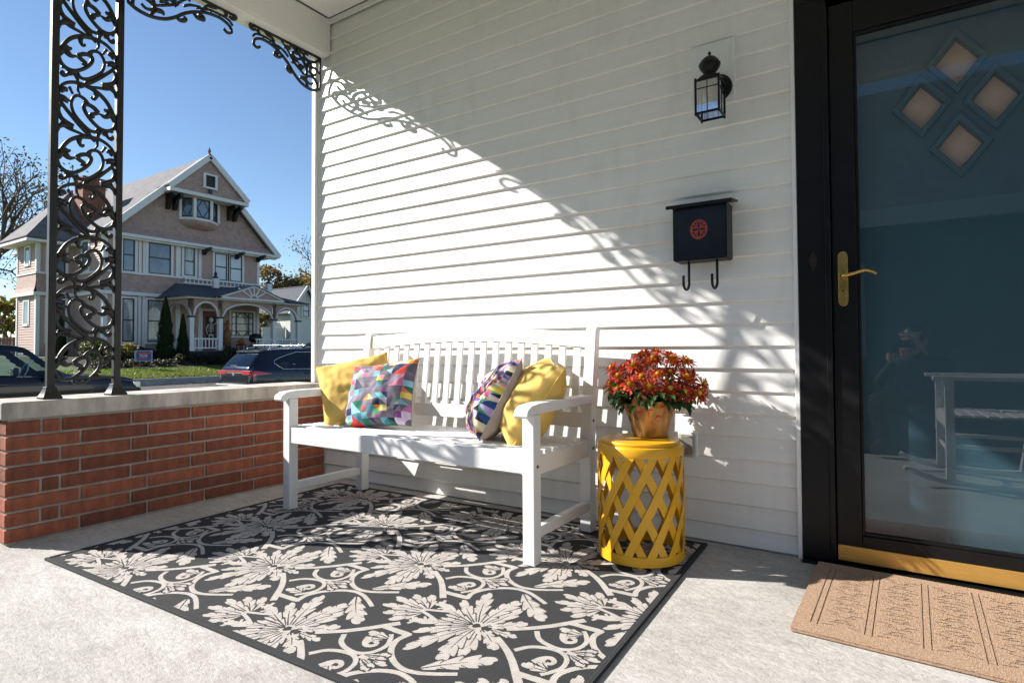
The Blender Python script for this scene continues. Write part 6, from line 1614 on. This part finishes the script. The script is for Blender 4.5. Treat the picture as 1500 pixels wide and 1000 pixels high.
# front of the chair faces local +y
for s_ in (-1, 1):
    x = s_*.27
    rk(cr([(x, -.52, .10), (x, -.3, .035), (x, 0, .020), (x, .28, .040), (x, .45, .095)], 6), .018, 'rocker')
    rb(x-.022, x+.022, .20, .244, .03, .62, 'front_leg')
    b = MB(); b.bar((x, -.20, .03), (x, -.34, 1.08), .042, .042, up=(0, 1, 0)); b.build('back_post', M['bench'], rc_, bevel=.004)
    rb(x-.045, x+.045, -.28, .30, .622, .645, 'armrest')
    rk([(x, -.22, .24), (x, .22, .24)], .012, 'stretcher')
for i in range(7): rb(-.26, .26, -.20+i*.063, -.145+i*.063, .405, .420, 'seat_slat')
rb(-.25, .25, .222, .240, .34, .404, 'apron'); rk([(-.27, .22, .20), (.27, .22, .20)], .012, 'stretcher')
for i in range(7):
    x = -.21+i*.07; b = MB(); b.bar((x, -.255, .46), (x, -.335, 1.02), .04, .012, up=(0, 1, 0)); b.build('back_slat', M['bench'], rc_)
b = MB(); b.bar((-.28, -.340, 1.04), (.28, -.340, 1.04), .03, .09); b.build('top_rail', M['bench'], rc_, bevel=.006)
b = MB(); b.bar((-.28, -.252, .45), (.28, -.252, .45), .03, .05); b.build('lower_rail', M['bench'], rc_, bevel=.004)

# the photographer, sitting low behind the camera
M['cloth_dark'] = mat('dark_jacket', (.012, .014, .018), .85, var=.2, vs=12, bump=.4, bs=60); M['jeans'] = mat('dark_trousers', (.015, .018, .03), .85); M['skin'] = mat('skin', (.48, .28, .20), .55, var=.06, vs=20); M['hair'] = mat('dark_hair', (.012, .009, .007), .5); M['shoe'] = mat('shoe_black', (.01, .01, .01), .5)
fw = Vector((F_.x, F_.y, 0)).normalized(); rt = Vector((R_.x, R_.y, 0)).normalized()
org = Vector((CAM.x, CAM.y, 0))
def L3(r, f, z): return org+rt*r+fw*f+Vector((0, 0, z))
ph_ = thing('person', 'person in dark clothes crouching with a camera, mirrored in the storm door', 'person', (org.x, org.y, 0))
def skin_mesh(name, nodes, edges, m, sub=2):
    me = bpy.data.meshes.new(name); me.from_pydata([tuple(Vector(n[0])-Vector(ph_.location)) for n in nodes], edges, []); o = bpy.data.objects.new(name, me); COL.objects.link(o); o.parent = ph_
    o.modifiers.new('skin', 'SKIN')
    for i, n in enumerate(nodes): me.skin_vertices[0].data[i].radius = (n[1], n[2] if len(n) > 2 else n[1]); me.skin_vertices[0].data[i].use_root = (i == 0)
    sb = o.modifiers.new('sub', 'SUBSURF'); sb.levels = sub; sb.render_levels = sub; me.materials.append(m)
    o.modifiers['skin'].use_smooth_shade = True
    return o
# kneeling on the right knee, left knee up
nodes = [(L3(0, -.40, .40), .15, .13), (L3(0, -.36, .56), .14, .12), (L3(0, -.30, .68), .16, .11), (L3(0, -.27, .74), .055), (L3(0, -.25, .79), .05),
         (L3(-.18, -.29, .69), .06), (L3(-.24, -.17, .53), .047), (L3(-.075, -.115, .70), .036),
         (L3(.18, -.29, .69), .06), (L3(.24, -.17, .55), .047), (L3(.085, -.115, .735), .036),
         (L3(-.10, -.38, .36), .10), (L3(-.17, -.02, .44), .072), (L3(-.15, -.10, .10), .05), (L3(-.15, .03, .035), .045),
         (L3(.10, -.38, .34), .10), (L3(.17, -.10, .085), .07), (L3(.13, -.50, .08), .055), (L3(.13, -.60, .05), .04)]
edges = [(0, 1), (1, 2), (2, 3), (3, 4), (2, 5), (5, 6), (6, 7), (2, 8), (8, 9), (9, 10), (0, 11), (11, 12), (12, 13), (13, 14), (0, 15), (15, 16), (16, 17), (17, 18)]
skin_mesh('body', nodes, edges, M['cloth_dark'])
def ell(name, c, rx, ry, rz, m, n=18):
    b = MB(); 
    for i in range(n//2+1):
        th = pi*i/(n//2)
        for j in range(n):
            a = 2*pi*j/n; p = L3(c[0]+rx*math.sin(th)*math.cos(a), c[1]+ry*math.sin(th)*math.sin(a), c[2]+rz*math.cos(th))-Vector(ph_.location); b.v.append(tuple(p))
    for i in range(n//2):
        for j in range(n): b.f.append((i*n+j, i*n+(j+1) % n, (i+1)*n+(j+1) % n, (i+1)*n+j)); b.m.append(0); b.c.append((1, 1, 1))
    return b.build(name, m, ph_, smooth=True)
hd = skin_mesh('head', [(L3(0, -.235, .86), .070, .078), (L3(0, -.232, .91), .072, .084), (L3(0, -.212, .80), .052, .050), (L3(0, -.245, .77), .045)], [(0, 1), (0, 2), (2, 3)], M['skin'])
ell('nose', (0, -.150, .845), .012, .018, .02, M['skin']); ell('ear', (-.078, -.235, .86), .012, .02, .03, M['skin']); ell('ear', (.078, -.235, .86), .012, .02, .03, M['skin'])
ell('hair', (0, -.25, .895), .086, .098, .085, M['hair'])
for s_ in (-1, 1): ell('eye', (s_*.030, -.163, .870), .011, .008, .007, M['hair'])
ell('mouth', (0, -.163, .808), .022, .008, .005, M['lamp_red'])
# hands gripping the camera: palm and five bent fingers each
for s_ in (-1, 1):
    bz = .725 if s_ < 0 else .765
    ns_ = [(L3(s_*.082, -.105, bz), .022, .018), (L3(s_*.078, -.075, bz+.012), .030, .016), (L3(s_*.072, -.050, bz+.020), .026, .014)]
    es = [(0, 1), (1, 2)]
    for k in range(4):
        i0 = len(ns_); zz = bz+.045-k*.016; ll = (.9, 1.0, .95, .75)[k]
        ns_ += [(L3(s_*.070, -.045, zz), .0085), (L3(s_*(.062), -.045+.026*ll, zz-.002), .008), (L3(s_*(.040), -.045+.030*ll, zz-.004), .007), (L3(s_*.026, -.045+.022*ll, zz-.004), .006)]
        es += [(2, i0), (i0, i0+1), (i0+1, i0+2), (i0+2, i0+3)]
    i0 = len(ns_); ns_ += [(L3(s_*.066, -.090, bz+.035), .010), (L3(s_*.045, -.098, bz+.048), .008)]; es += [(1, i0), (i0, i0+1)]
    skin_mesh('hand', ns_, es, M['skin'], 1)
cm = thing('camera', 'black camera held up to the photographer\'s face, mirrored in the storm door', 'camera', (org.x, org.y, .80))
def cb(name, r0, r1, f0, f1, z0, z1, m, bev=.006):
    b = MB(); b.box(r0, r1, f0, f1, z0, z1); b.v = [tuple(L3(*p)-Vector(cm.location)) for p in b.v]; return b.build(name, m, cm, bevel=bev)
cb('camera_body', -.062, .062, -.145, -.095, .765, .845, M['black']); cb('prism_hump', -.028, .028, -.150, -.085, .846, .872, M['black']); cb('grip', .040, .068, -.10, -.070, .770, .840, M['black'], .008)
b = MB(); b.tube([L3(0, -.094, .8155)-cm.location, L3(0, -.050, .8155)-cm.location, L3(0, -.030, .8155)-cm.location], [.034, .036, .040], 24); b.build('lens', M['black'], cm, auto=40)
b = MB(); b.tube([L3(0, -.0299, .8155)-cm.location, L3(0, -.029, .8155)-cm.location], .030, 20); b.build('front_glass', M['car_glass'], cm)
